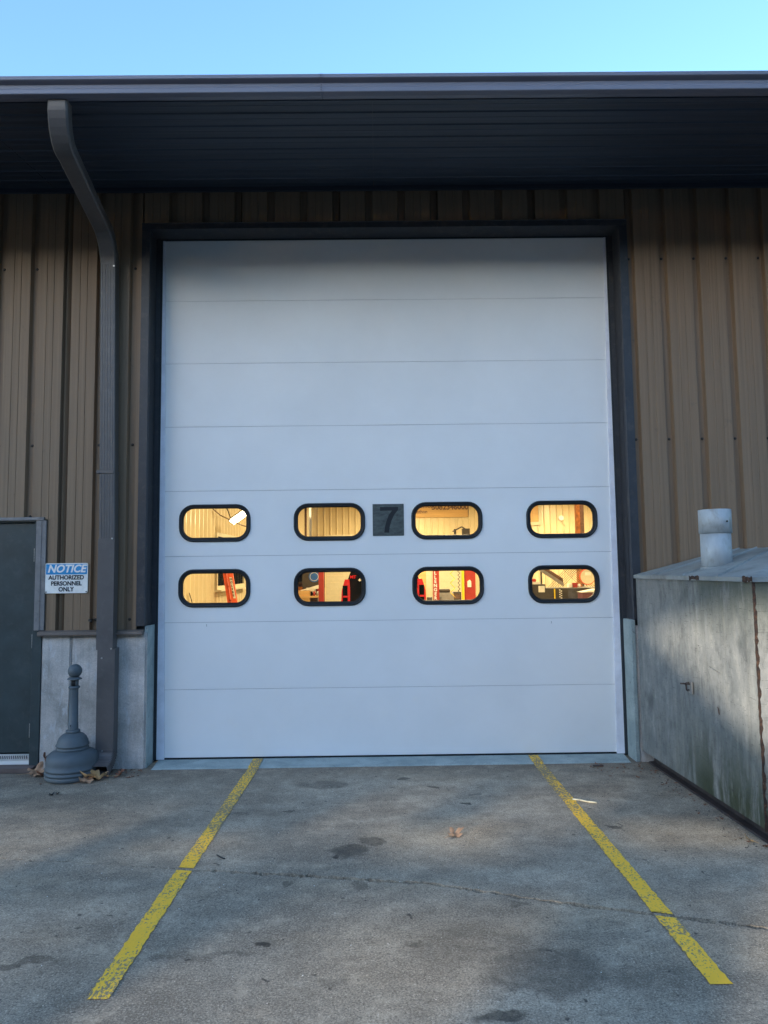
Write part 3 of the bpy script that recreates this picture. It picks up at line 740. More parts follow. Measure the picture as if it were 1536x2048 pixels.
# mouth: open slot in the neck
nk = MB(); a0 = -PI/2+.62; nk.lathe(bx+.004, by, [(.033, .758), (.034, .815)], 28, a0=a0, a1=a0+2*PI-1.05); nk.build('neck', M_bin, bn, solid=.003)
MB().lathe(bx+.004, by, [(.0, .76), (.026, .76), (.027, .812), (0, .812)], 20).build('mouth', M_blk, bn)
MB().lathe(bx+.004, by, [(.032, .81), (.058, .815), (.060, .822), (.045, .832), (.025, .838)], 32).build('flange', M_bin, bn)
bm = bmesh.new(); bmesh.ops.create_uvsphere(bm, u_segments=32, v_segments=18, radius=.058)
for v in bm.verts: v.co += Vector((bx+.006, by, .886))
MB().from_bm(bm, True).build('ball', M_bin, bn)
MB().cyl((bx-.005, by-.036, .435), (bx-.005, by-.044, .435), .006, n=8).build('latch', M_blk, bn)

# ------------------------------------------------------------------ steel tank on the right
tk = empty('steel_tank', (3.4, -1.0, 0), 'weathered white painted steel tank with a sloping lid right of the door', 'tank')
TX0, TX1, TY0, TY1, TZ0, TZ1 = 2.203, 4.6, -1.945, -.03, .115, 1.632
# side face as a slightly dented sheet
def sheet(axis, n1, n2, seed, amp=.006):
    r = random.Random(seed); bumps = [(r.random(), r.random(), r.uniform(.08, .25), r.uniform(-amp, amp)) for _ in range(9)]
    def d(u, v): return sum(a*math.exp(-((u-p)**2+(v-q)**2)/(w_*w_)) for p, q, w_, a in bumps)*(1 if 0 < u < 1 and 0 < v < 1 else 0)
    vs = []; fs = []
    for i in range(n1+1):
        for j in range(n2+1):
            u, v = i/n1, j/n2
            if axis == 'x': vs.append((TX0+d(u, v), TY0+(TY1-TY0)*u, TZ0+(TZ1-TZ0)*v))
            else: vs.append((TX0+(TX1-TX0)*u, TY0+d(u, v), TZ0+(TZ1-TZ0)*v))
    for i in range(n1):
        for j in range(n2): fs.append((i*(n2+1)+j, (i+1)*(n2+1)+j, (i+1)*(n2+1)+j+1, i*(n2+1)+j+1))
    return MB().add(vs, fs, True)
sheet('x', 28, 22, 4).build('side_panel', M_tank, tk, recalc=False)
sheet('y', 28, 22, 9).build('front_panel', M_tank, tk, recalc=False)
MB().box(TX0+.01, TX1-.01, TY0+.01, TY1, TZ0, TZ1-.005).build('tank_core', M_core, tk)
MB().box(TX1-.008, TX1, TY0, TY1, TZ0, TZ1).build('side_panel', M_tank, tk)
# rusty corner angle, ragged
def rag(p0, p1, w_, n_, seed, dirs):
    r = random.Random(seed); mb = MB(); p0 = Vector(p0); p1 = Vector(p1); A, B = Vector(dirs[0]), Vector(dirs[1]); vs = []
    for i in range(n_+1):
        p = p0.lerp(p1, i/n_); wa = w_*r.uniform(.55, 1.25); wb = w_*r.uniform(.5, 1.5); o_ = (A+B)*-.004*r.uniform(.5, 1.6)
        vs += [p+A*wa, p+A*wa*.8+o_*.8, p+o_*1.4, p+B*wb*.8+o_*.8, p+B*wb]
    fs = []
    for i in range(n_):
        for k in range(4): fs.append((i*5+k, (i+1)*5+k, (i+1)*5+k+1, i*5+k+1))
    return mb.add(vs, fs)
rag((TX0, TY0, TZ0-.01), (TX0, TY0, TZ1), .013, 60, 5, ((0, 1, 0), (1, 0, 0))).build('corner_angle', M_rust, tk, recalc=False)
rag((TX0+.01, TY0, TZ1), (TX1, TY0, TZ1), .022, 60, 6, ((0, 0, -1), (0, 1, 0))).build('front_top_angle', M_rust, tk, recalc=False)
# lid: shallow hip with drip edge and standing seams
LZ = TZ1+.012; e = .012
A_ = (TX0-e, TY0-e, LZ); B_ = (TX1+e, TY0-e, LZ); C_ = (TX1+e, TY1, LZ); D_ = (TX0-e, TY1+.02, LZ)
E_ = (3.05, -1.0, 1.862); F_ = (3.8, -1.0, 1.862); G_ = (3.8, TY1, 1.862); H_ = (3.05, TY1+.02, 1.862)
def low(p, d=.03): return (p[0], p[1], p[2]-d)
mb = MB(); mb.add([A_, B_, C_, D_, E_, F_, G_, H_, low(A_), low(B_), low(C_), low(D_)],
   [(0, 1, 5, 4), (3, 0, 4, 7), (1, 2, 6, 5), (4, 5, 6, 7), (0, 8, 9, 1), (3, 11, 8, 0), (1, 9, 10, 2), (8, 11, 10, 9), (2, 10, 11, 3, 7, 6)])
mb.build('lid', M_lid, tk, recalc=False)
for t in (.22, .5, .78):
    a = Vector(D_).lerp(Vector(A_), t); b = Vector(H_).lerp(Vector(E_), t)
    mb = MB(); up = Vector((0, 0, .012)); sd_ = Vector((0, .007, 0))
    mb.add([a-sd_, a+sd_, b+sd_, b-sd_, a-sd_*.5+up, a+sd_*.5+up, b+sd_*.5+up, b-sd_*.5+up], [(4, 5, 6, 7), (0, 4, 7, 3), (1, 2, 6, 5), (0, 1, 5, 4)])
    mb.build('lid_seam', M_lid, tk)
rag((TX0-e-.001, TY0+.02, LZ-.012), (TX0-e-.001, TY1, LZ-.012), .011, 40, 12, ((0, 0, 1), (0, 0, -1))).build('rusty_lid_edge', M_lid, tk, recalc=False)
rag((TX0-e-.002, TY0-.02, LZ-.012), (TX0-e-.002, TY0+.10, LZ-.012), .018, 10, 13, ((0, 0, 1), (0, 0, -1))).build('rust_patch', M_rust, tk, recalc=False)
rag((TX0-e-.002, -1.26, LZ-.012), (TX0-e-.002, -1.10, LZ-.012), .016, 10, 14, ((0, 0, 1), (0, 0, -1))).build('rust_patch', M_rust, tk, recalc=False)
rag((TX0-.002, -1.42, .75), (TX0-.002, -1.44, .70), .006, 3, 15, ((0, 1, 0), (0, -1, 0))).build('rust_patch', M_rust, tk, recalc=False)
# vent pipe
vp = MB().lathe(2.506, -.90, [(.111, 1.64), (.111, 1.99)], 40).build('vent_pipe', M_galv, tk, solid=.003)
MB().lathe(2.507, -.90, [(.112, 1.968), (.119, 1.970), (.119, 2.150), (.115, 2.152), (.112, 2.15), (.112, 2.0)], 40).build('pipe_sleeve', M_galv, vp)
MB().cyl((2.54, -1.018, 2.055), (2.54, -1.026, 2.055), .007, n=8).build('screw', M_darkscrew, vp)
MB().lathe(2.506, -.90, [(.135, 1.665), (.128, 1.70), (.113, 1.712)], 40).build('flashing_ring', M_lid, vp)
# skid under the tank: channel section
P = [(2.262, TZ0), (2.262, .092), (2.305, .088), (2.305, .020), (2.255, .016), (2.255, 0), (2.36, 0), (2.36, TZ0)]
MB().prism(P, 'y', -1.99, -.02).build('skid_channel', M_skid, tk)
MB().box(2.262, 4.6, -1.94, -1.86, 0, TZ0-.002, .004).build('skid_beam', M_skid, tk)
MB().box(2.255, 2.30, -2.0, -1.955, 0, .30, .006).build('skid_post', M_rust, tk)
# D shaped latch
lt = MB(); lt.box(2.184, 2.198, -1.075, -1.02, .775, .865, .003)
lo_ = lt.build('latch_plate', M_steel, tk)
MB().tube([(2.186, -1.045, .845), (2.155, -1.045, .848), (2.112, -1.05, .852)], .006).tube([(2.186, -1.03, .80), (2.165, -1.03, .80), (2.162, -1.03, .85), (2.186, -1.03, .855)], .006).build('latch_bar', M_skid, lo_)
MB().tube([(2.196, -1.34, 1.01), (2.194, -1.40, 1.00), (2.196, -1.48, .985)], .003, 6).build('weld_scar', M_steel, tk)

tk.rotation_euler = (0, 0, .024); tk.location.x += .02      # the tank stands slightly askew

# ------------------------------------------------------------------ painted lines
def line(far_x, near_x0, near_x1, far_y, near_y, w_far, label, seed):
    r = random.Random(seed); segs = []; y = near_y; parts_ = []
    N_ = 150
    cx0, cx1 = far_x, (near_x0+near_x1)/2
    cur = []
    mb = MB()
    L_, R_ = [], []
    for i in range(N_+1):
        t = i/N_; yy = far_y+(near_y-far_y)*t; c = cx0+(cx1-cx0)*t; h = .047
        h0 = h+r.uniform(-.005, .003); h1 = h+r.uniform(-.005, .003)
        jy = joint_y(c)
        L_.append((c-h0, yy)); R_.append((c+h1, yy))
    zz = lambda y_: .0142 + .001 + max(0, (y_+.03))*.03 if y_ > -.03 else .004
    fs = []; vs = []
    for i in range(N_+1):
        vs += [(L_[i][0], L_[i][1], zz(L_[i][1])), (R_[i][0], R_[i][1], zz(R_[i][1]))]
    for i in range(N_):
        ym = (L_[i][1]+L_[i+1][1])/2; xm = (L_[i][0]+R_[i][0])/2
        if abs(ym-joint_y(xm)) < .034: continue
        fs.append((2*i, 2*i+1, 2*i+3, 2*i+2))
    mb.add(vs, fs)
    # butt pieces up to the joint, skewed like the joint itself
    for sgn in (1, -1):
        c = xm_at(cx0, cx1, far_y, near_y)
        q = []
        for dx in (-.047, .047):
            xx = c+dx; q.append((xx, joint_y(xx)+sgn*.018))
        # nearest strip ends
        idx = [i for i in range(N_) if abs((L_[i][1]+L_[i+1][1])/2-joint_y((L_[i][0]+R_[i][0])/2)) < .034]
        e_ = idx[0] if sgn > 0 else idx[-1]+1
        vs2 = [(L_[e_][0], L_[e_][1], .004), (R_[e_][0], R_[e_][1], .004), (q[1][0], q[1][1], .004), (q[0][0], q[0][1], .004)]
        mb.add(vs2, [(0, 1, 2, 3)])
    o = mb.build('painted_line', M_yellow, recalc=False)
    bm = bmesh.new(); bm.from_mesh(o.data)
    for f in bm.faces:
        f.normal_update()
        if f.normal.z < 0: f.normal_flip()
    bm.to_mesh(o.data); bm.free()
    return tag(o, label, 'painted line', 'yellow bay lines painted on the concrete', 'thing')
def xm_at(c0, c1, y0, y1):
    c = (c0+c1)/2
    for _ in range(8):
        t = (joint_y(c)-y0)/(y1-y0); c = c0+(c1-c0)*t
    return c
line(-1.205, -1.291, -1.201, .20, -3.398, .08, 'worn yellow line on the concrete, the one on the downspout side', 1)
line(1.29, 1.259, 1.345, .20, -3.363, .08, 'worn yellow line on the concrete, the one on the steel tank side', 2)

# ------------------------------------------------------------------ litter: leaves, sticks, chips
def leaf_mesh(seed, size, curl, lobes=5):
    r = random.Random(seed); N_ = 44; P = []
    for i in range(N_):
        a = 2*PI*i/N_
        rad = .5*(1+.35*math.cos(a))*(1+.42*math.cos(lobes*a+.4)+.12*math.cos(13*a+seed)+r.uniform(-.05, .05))
        P.append((rad*math.cos(a)*size, rad*math.sin(a)*size*.8))
    def zz(x, y): return (curl*((x/size)**2)+.6*curl*abs(y/size)+.25*curl*math.sin(9*x/size+seed)*math.cos(7*y/size))*size
    vs = [(0, 0, zz(0, 0))]; m_ = 3
    for k in range(1, m_+1):
        for (x, y) in P: vs.append((x*k/m_, y*k/m_, zz(x*k/m_, y*k/m_)))
    fs = [(0, 1+i, 1+(i+1) % N_) for i in range(N_)]
    for k in range(m_-1):
        for i in range(N_): fs.append((1+k*N_+i, 1+(k+1)*N_+i, 1+(k+1)*N_+(i+1) % N_, 1+k*N_+(i+1) % N_))
    return vs, fs
def leaf(x, y, z, size, seed, rot, m, label, curl=.5, tiltx=.0):
    vs, fs = leaf_mesh(seed, size, curl)
    mn = None
    R_ = Matrix.Rotation(rot, 3, 'Z') @ Matrix.Rotation(tiltx, 3, 'X')
    vv = [R_ @ Vector(v) for v in vs]; mn = min(v.z for v in vv); vv = [v-Vector((0, 0, mn-.002)) for v in vv]
    t = empty('dry_leaf', (x, y, z), label, 'leaf', 'dry leaves on the ground')
    mb = MB(); mb.v = []; mb.add([v+Vector((x, y, z)) for v in vv], fs, True); mb.build('blade', m, t, recalc=False)
    a = R_ @ Vector((-size*.3, 0, 0)); b = R_ @ Vector((-size*.95, size*.06, size*.1)); zc = -mn+.004
    MB().cyl(Vector((x, y, z))+a+Vector((0, 0, zc)), Vector((x, y, z+.004))+Vector((b.x, b.y, max(.0, b.z))), .0015, n=5).build('stalk', m, t)
leaf(-3.05, -.16, .0, .16, 3, .4, M_dryleaf, 'large curled tan leaf by the service door threshold', .55, .35)
leaf(-3.0, -.07, .05, .11, 8, 2.2, M_dryleaf3, 'dark brown leaf standing up against the concrete wall', .6, .9)
leaf(-2.93, -.20, .0, .09, 5, 4.2, M_dryleaf3, 'small brown leaf tucked behind the smoking receptacle base', .6, .5)
leaf(-2.43, -.36, .0, .17, 11, 3.6, M_dryleaf2, 'pale yellowish leaf at the mouth of the downspout shoe', .5, .55)
leaf(-2.53, -.40, .0, .11, 14, 1.0, M_dryleaf, 'tan leaf between the receptacle and the downspout shoe', .5, .4)
leaf(-2.31, -.22, .0, .08, 17, 5.5, M_dryleaf3, 'small brown leaf right of the downspout shoe', .6, .6)
leaf(.372, -1.69, .0, .088, 21, .8, M_dryleaf, 'crumpled tan leaf alone on the concrete between the yellow lines', .45, .2)
leaf(2.21, -1.86, .0, .055, 25, 2.1, M_dryleaf2, 'small pale leaf at the near corner of the steel tank', .5, .4)
leaf(2.265, -1.94+.0, .0, .04, 27, 4.1, M_dryleaf3, 'tiny dark leaf under the near corner of the steel tank', .5, .3)
leaf(-1.62, -3.50, .0, .03, 31, 1.5, M_dryleaf, 'tiny brown leaf at the lower left corner of the concrete', .3, .1)
tag(MB().tube([(1.325, -1.01, .008), (1.37, -1.035, .010), (1.42, -1.075, .009), (1.478, -1.095, .008)], .006, 8).build('plastic_strip', M_beige), 'thin white plastic strip lying beside the right yellow line', 'litter')
tag(MB().box(1.74, 1.83, -.135, -.115, .001, .013, .003).build('wood_chip', M_skid), 'dark flat stick near the right end of the sill', 'litter')
tag(MB().tube([(-1.03, -2.015, .008), (-1.055, -2.0, .009), (-1.09, -1.955, .008)], .004, 6).build('twig', M_blk), 'thin black twig lying on the left yellow line near the crack', 'litter')
# pebbles and grit: uncountable
r = random.Random(11); mb = MB()
def peb(x, y, s_):
    bm = bmesh.new(); bmesh.ops.create_icosphere(bm, subdivisions=1, radius=s_)
    for v in bm.verts: v.co = Vector((v.co.x*r.uniform(.7, 1.5)+x, v.co.y*r.uniform(.7, 1.3)+y, max(0, v.co.z*.5+s_*.25)))
    mb.from_bm(bm)
for i in range(230):
    x = r.uniform(-3, 2.2); y = -abs(r.gauss(.1, 1.3))-.1
    if y < -3.6: continue
    peb(x, y, r.uniform(.0015, .0045))
for i in range(60): peb(r.uniform(2.12, 2.25), r.uniform(-1.95, -.05), r.uniform(.002, .006))
for i in range(50): peb(r.uniform(-3.0, -2.2), -abs(r.gauss(.03, .05))-.02, r.uniform(.002, .006))
tag(mb.build('grit', M_skid, recalc=False), 'dark grit and crumbs scattered on the concrete', kind='stuff')
mb = MB(); r = random.Random(12)
for i in range(70): peb(r.uniform(-2.8, 2.2), r.uniform(-3.4, -.4), r.uniform(.0015, .003))
tag(mb.build('gravel_crumbs', M_white, recalc=False), 'pale stone crumbs scattered on the concrete', kind='stuff')
for i, (x, y, s_) in enumerate(((-2.66, -.72, .03), (-2.62, -.70, .02))):
    vs, fs = leaf_mesh(40+i, s_*1.6, .4); t = MB().add([Vector(v)+Vector((x, y, .006+.002*i)) for v in vs], fs, True).build('leaf_scrap', M_blk, recalc=False)
    tag(t, 'black leaf scrap on the concrete in front of the receptacle' if i == 0 else 'smaller black scrap touching the one in front of the receptacle', 'leaf')

# ------------------------------------------------------------------ added unseen blockers behind the viewer: hide low sky and sun, let light patches through
ow = empty('added_sky_blocker', (20, -24, 0), 'unseen warehouse-shaped block added behind the viewer to hide the low sky and sun', 'sky blocker')
MB().box(-12.9, 60, -34, -24, 0, 10.2).build('wall', M_trim, ow)
MB().box(-12.9, 60.3, -34.3, -23.7, 10.2, 10.4).build('roof', M_gutd, ow)
MB().box(-21, -12.9, -26.0, -24.9, 6.15, 10.4).build('added_sun_baffle', M_trimL, ow)  # added baffle that caps the sun beam above the tank
for k in range(7):
    MB().box(-6+k*9, -1.6+k*9, -23.99, -23.95, .05, 4.6).build('added_bay_door', M_trimL, ow)
ob = empty('slotted_sun_screen', (-30, -24, 0), 'unseen dark screen added behind the viewer, slotted to shape sun patches', 'wall')
light_slots = [(-16.45, -15.75, 4.32, 4.47), (-15.35, -14.45, 4.32, 4.47), (-19.0, -17.6, 4.22, 4.40), (-15.7, -14.1, 3.86, 4.10), (-18.2, -17.0, 3.86, 4.04)]  # openings placed to throw warm sun patches on the concrete
holed_plate([(-13.1, 0), (-13.1, 4.8), (-21, 10.4), (-34, 10.4), (-60, 10.4), (-60, 0)], [[(x0, z0), (x1, z0), (x1, z1), (x0, z1)] for x0, x1, z0, z1 in light_slots], -24.05, -24).build('wall', M_trim, ob)  # added screen; its sloping edge shapes the diagonal sun patch on the tank

# crumbled leaf bits gathered along the wall foot
r = random.Random(21); mb = MB()
for i in range(150):
    k = r.random()
    if k < .5: x, y = r.uniform(-3.1, -2.15), -abs(r.gauss(0, .12))-.03
    elif k < .75: x, y = r.uniform(1.7, 2.25), -abs(r.gauss(0, .25))-.05
    else: x, y = r.uniform(2.1, 2.24), r.uniform(-1.9, -.1)
    vs_, fs_ = leaf_mesh(i, r.uniform(.008, .028), .4); a_ = r.uniform(0, 6.28); q_ = Matrix.Rotation(a_, 3, 'Z')
    mb.add([q_ @ Vector(v)+Vector((x, y, .004)) for v in vs_[::1]], fs_)
tag(mb.build('leaf_crumbs', M_dryleaf3, recalc=False), 'crumbled brown leaf bits gathered along the foot of the wall', kind='stuff')

# ------------------------------------------------------------------ interior of the workshop
tag(MB().box(-3.6, 11.3, .30, 28.3, .004, .03).build('shop_floor', M_ifloor), kind='structure', label='grey concrete workshop floor')
tag(MB().box(-3.6, 11.3, .31, 28.3, 5.2, 5.3).build('shop_ceiling', M_iceil), kind='structure', label='cream workshop ceiling')
def liner(axis, pos, a, inward):   # one 0.915 wide liner panel, 3 ribs
    P = []
    for k in range(3):
        s_ = a+k*.305
        P += [(s_, 0), (s_+.10, 0), (s_+.135, .06), (s_+.170, .06), (s_+.205, 0)]
    P.append((a+.915, 0))
    mb = MB()
    if axis == 'y': mb.strip([(p[0], pos+inward*p[1]) for p in P], 'z', .03, 5.2)
    else: mb.strip([(pos+inward*p[1], p[0]) for p in P], 'z', .03, 5.2)
    return mb
def liner_wall(name, label, axis, pos, a0, n_, inward):
    root = empty(name, (pos, a0, 0) if axis == 'x' else (a0, pos, 0), label, kind='structure')
    p = liner(axis, pos, a0, inward).build('wall_panel', M_iwall, root, recalc=False)
    for i in range(1, n_):
        copy_obj(p, root, (0, .915*i, 0) if axis == 'x' else (.915*i, 0, 0))
    return root
liner_wall('side_wall', 'cream ribbed liner wall on the left inside the workshop', 'x', -3.5, .31, 30, 1)
liner_wall('side_wall', 'cream ribbed liner wall on the right inside the workshop', 'x', 11.2, .31, 30, -1)
liner_wall('back_wall', 'cream ribbed liner wall at the far end of the workshop', 'y', 28.0, -3.5, 16, -1)
# ceiling lights (warm)
li = 0
for yy in (4.5, 11, 18, 24.5):
    for xx in (1.2, 8.6):
        t = empty('ceiling_light', (xx, yy, 5.0), 'warm ceiling light over the %s of the workshop, %s' % (('left half', 'right half')[(1.2, 8.6).index(xx)], ('just inside the door', 'in the second row', 'in the third row', 'near the back wall')[(4.5, 11, 18, 24.5).index(yy)]), 'light', 'ceiling lights in the workshop')
        MB().prism([(xx-.35, 4.96), (xx-.28, 5.06), (xx+.28, 5.06), (xx+.35, 4.96)], 'y', yy-.6, yy+.6).build('housing', M_steel, t)
        MB().box(xx-.33, xx+.33, yy-.58, yy+.58, 4.945, 4.958).build('diffuser', M_lampw, t)
        ld = bpy.data.lights.new('lamp', 'AREA'); ld.shape = 'RECTANGLE'; ld.size = .7; ld.size_y = 1.2; ld.energy = INT_POWER; ld.color = (1, .77, .43)
        lo = bpy.data.objects.new('lamp', ld); COL.objects.link(lo); lo.parent = t; lo.location = (0, 0, -.07)
# the lamp seen through the upper left window
t = empty('work_light', (-2.9, 8, 2.8), 'bright tilted workshop light seen through the upper left window', 'light')
a, b = Vector((-3.07, 8.0, 2.70)), Vector((-2.62, 7.85, 2.985)); d = (b-a); nn = Vector((.25, -.75, -.55)).normalized(); wv_ = d.cross(nn).normalized()*.062
mb = MB(); q = [a-wv_, b-wv_, b+wv_, a+wv_]; mb.add(q+[p-nn*.02 for p in q], [(0, 1, 2, 3), (4, 7, 6, 5), (0, 4, 5, 1), (1, 5, 6, 2), (2, 6, 7, 3), (3, 7, 4, 0)]); mb.build('diffuser', M_lampw, t)
q = [p-nn*.022 for p in [a-wv_*1.2-d*.04, b-wv_*1.2+d*.04, b+wv_*1.2+d*.04, a+wv_*1.2-d*.04]]
mb = MB(); mb.add(q+[p-nn*.05 for p in q], [(0, 1, 2, 3), (4, 7, 6, 5), (0, 4, 5, 1), (1, 5, 6, 2), (2, 6, 7, 3), (3, 7, 4, 0)]); mb.build('housing', M_steel, t)
MB().tube([tuple(a-nn*.05), (-3.18, 8.15, 2.95), (-3.3, 8.4, 3.1)], .012).build('bracket', M_idark, t)
tag(MB().tube([(-3.615+.16, 8, 2.985), (-3.3, 8, 2.85), (-3.09, 7.95, 2.75), (-2.9, 7.95, 2.66), (-2.72, 7.95, 2.60)], .011, 6).build('cable', M_brown), 'brown cable sagging from the wall to the work light', 'cable')
# window in the side wall
t = empty('wall_window', (-3.46, 9.7, 1.36), 'framed window in the workshop side wall behind the orange ladder', 'window')
MB().box(-3.462, -3.44, 8.25, 11.1, 1.42, 2.44).build('pane', M_cargl, t)
fr = MB()
for (y0_, y1_, z0_, z1_) in ((8.17, 8.25, 1.34, 2.52), (11.1, 11.18, 1.34, 2.52), (8.25, 11.1, 1.34, 1.42), (8.25, 11.1, 2.44, 2.52), (9.6, 9.68, 1.42, 2.44)): fr.box(-3.462, -3.40, y0_, y1_, z0_, z1_)
fr.build('window_frame', M_beige, t)
MB().box(-3.45, -3.30, 8.1, 11.2, 1.31, 1.34).build('sill', M_beige, t)
# orange ladder leaning
t = empty('orange_ladder', (-3.0, 8.0, .03), 'orange ladder with a white label leaning left, behind the lower left window', 'ladder')
def rail(x0, x1, y_, m, w_=.035, nm='rail'):
    z0_, z1_ = .03, 1.92
    return MB().add([(x1-w_, y_-.03, z0_), (x1+w_, y_-.03, z0_), (x1+w_, y_+.03, z0_), (x1-w_, y_+.03, z0_), (x0-w_, y_-.03, z1_), (x0+w_, y_-.03, z1_), (x0+w_, y_+.03, z1_), (x0-w_, y_+.03, z1_)],
       [(0, 3, 2, 1), (4, 5, 6, 7), (0, 1, 5, 4), (1, 2, 6, 5), (2, 3, 7, 6), (3, 0, 4, 7)]).build(nm, m, t)
rail(-3.245, -2.935, 8.0, M_orange); r2 = rail(-3.13, -2.82, 7.95, M_orange, .055)
for k in range(6):
    z = .3+k*.28; x = -2.935-(.31)*(z-.03)/1.89
    MB().box(x, x+.11, 7.97, 8.01, z-.012, z+.012).build('rung', M_orange, t)
mb = MB(); mb.add([(-3.015, 7.918, 1.18), (-2.965, 7.918, 1.18), (-3.05, 7.918, 1.60), (-3.10, 7.918, 1.60)], [(0, 1, 2, 3)]); mb.build('label_strip', M_ipaper, r2, recalc=False)
for k, ch in enumerate('NOLSRE'):
    z = 1.56-k*.065; text('letter', ch, .055, M_blk, r2, (-3.067+(1.56-z)*.17, 7.914, z), rot=(PI/2, -.17, 0), bold=.002)
# cables hanging on the left wall
tag(MB().tube([(-3.44, 6.2, 1.35), (-3.40, 6.22, 1.2), (-3.42, 6.5, .9), (-3.40, 6.6, .6)], .008, 6).build('power_cord', M_blk), 'dark cord hanging on the side wall, left of the ladder', 'cord')
# corner pipe, back wall
tag(MB().cyl((-3.38, 25.5, .03), (-3.38, 25.5, 5.2), .05, n=10).build('drain_pipe', M_brown), 'thin dark pipe in the far left corner of the workshop', 'pipe')
# posts
def post(name, x0, x1, y0, y1, z1, m, label, cat, base=.12):
    t_ = empty(name, ((x0+x1)/2, (y0+y1)/2, .03), label, cat)
    mb = MB(); w_ = min(.02, (x1-x0)*.2); mb.prism([(x0, y0), (x1, y0), (x1, y1), (x1-w_, y1), (x1-w_, y0+w_), (x0+w_, y0+w_), (x0+w_, y1), (x0, y1)], 'z', .05, z1); mb.build('column', m, t_)
    MB().box(x0-base, x1+base, y0-base, y1+base, .03, .05).build('base_plate', m, t_); return t_
post('lift_post', -1.662, -1.53, 12.0, 12.2, 2.35, M_red, 'plain red lift post behind the second lower window', 'lift')
p3 = post('lift_post', 1.285, 1.445, 12, 12.25, 2.25, M_red, 'red lift post with white vertical letters', 'lift')
for k, ch in enumerate('CHALLENGER'):
    text('letter', ch, .115, M_white, p3, (1.345, 11.99, 1.93-k*.107), rot=(PI/2, 0, 0), bold=.004)
MB().box(1.262, 1.284, 12.0, 12.1, .05, 2.2).build('edge_rail', M_beige, p3)
p4 = post('lift_post', 2.10, 2.38, 12, 12.3, 2.25, M_red, 'broad red lift post with a pale tag, right of the yellow strip', 'lift')
MB().prism([(2.17, 1.24), (2.27, 1.24), (2.27, 1.38), (2.235, 1.43), (2.17, 1.39)], 'y', 11.985, 11.99).build('tag', M_ipaper, p4)
tag(MB().box(2.02, 2.085, 11.95, 12.0, .03, 2.3, .004).build('yellow_strip', M_iyel), 'upright yellow strip left of the broad red lift post', 'post')
tag(MB().box(-2.972, -2.80, 20, 20.2, .03, 3.0, .01).build('brown_post', M_brown), 'brown post at the left of the second lower window', 'post')
t = empty('rusty_column', (7.2, 18, .03), 'rust orange steel column seen through the upper right window', 'column')
MB().box(6.676, 6.80, 17.9, 18.1, .03, 5.2).build('orange_flange', M_rustcol, t); MB().box(6.83, 6.97, 18.0, 18.2, .03, 5.2).build('dark_flange', M_brown, t); MB().box(6.8, 6.83, 18.0, 18.05, .03, 5.2).build('web', M_rustcol, t)
# shutter panels
def shutter(x0, x1, y_, z1, label):
    t_ = empty('roller_shutter', ((x0+x1)/2, y_, .03), label, 'shutter')
    n_ = int(z1/.25)
    p_ = MB().box(x0, x1, y_, y_+.03, .0+.03, .272, .004).build('slat', M_beige, t_)
    for k in range(1, n_): copy_obj(p_, t_, (0, 0, .25*k))
shutter(-2.06, -.2, 20, 3.0, 'beige roller shutter behind the dark car'); shutter(1.50, 3.0, 21, 3.0, 'beige roller shutter between the red lift posts')
tag(MB().box(1.3, 1.62, 19.9, 19.94, .6, 2.2).build('plywood_sheet', M_wood), 'narrow plywood panel left of the lettered lift post', 'panel')
# bench and clutter in lower window 2
t = empty('work_bench', (-2.5, 15, .03), 'cluttered work bench left of the plain red post', 'bench')
MB().box(-2.75, -1.85, 14.6, 15.3, .92, .97).build('bench_top', M_wood, t)
for x_ in (-2.73, -1.91):
    for y_ in (14.62, 15.2): MB().box(x_, x_+.06, y_, y_+.06, .03, .92).build('leg', M_steel, t)
tag(MB().box(-2.55, -2.15, 14.7, 15.0, .97, 1.12, .01).build('carton', M_wood), 'brown carton on the work bench', 'box')
tag(MB().prism([(-2.45, 1.13), (-1.86, 1.30), (-1.86, 1.18), (-2.40, 1.122)], 'y', 14.75, 14.95).build('paper_stack', M_ipaper), 'sloping pile of pale papers on the carton', 'papers')
tag(MB().cyl((-2.66, 14.8, .97), (-2.66, 14.8, 1.16), .05, n=14).build('jar', M_ipaper), 'white jar at the left end of the work bench', 'jar')
for i, (x_, c_) in enumerate(((-2.1, M_carb), (-2.02, M_red), (-1.93, M_steel))):
    tag(MB().cyl((x_, 14.68, .97), (x_, 14.68, 1.10), .035, n=10).build('can', c_), ('black can on the work bench', 'red can on the work bench', 'steel can at the right end of the work bench')[i], 'can', 'cans on the work bench')
t = empty('round_sign', (-2.18, 15.9, 1.5), 'dark panel with a blue round sign behind the work bench', 'sign')
MB().box(-2.5, -1.8, 15.92, 15.95, 1.18, 2.0).build('panel', M_idark, t)
MB().cyl((-2.13, 15.915, 1.52), (-2.13, 15.90, 1.52), .17, n=28).build('disc', M_iblue, t); MB().cyl((-2.13, 15.90, 1.52), (-2.13, 15.89, 1.52), .135, n=28).cyl((-2.13, 15.89, 1.52), (-2.13, 15.885, 1.52), .06, n=20).build('ring', M_ipaper, t)
MB().cyl((-2.13, 15.888, 1.52), (-2.13, 15.882, 1.52), .12, n=28).build('disc_centre', M_iblue, t)
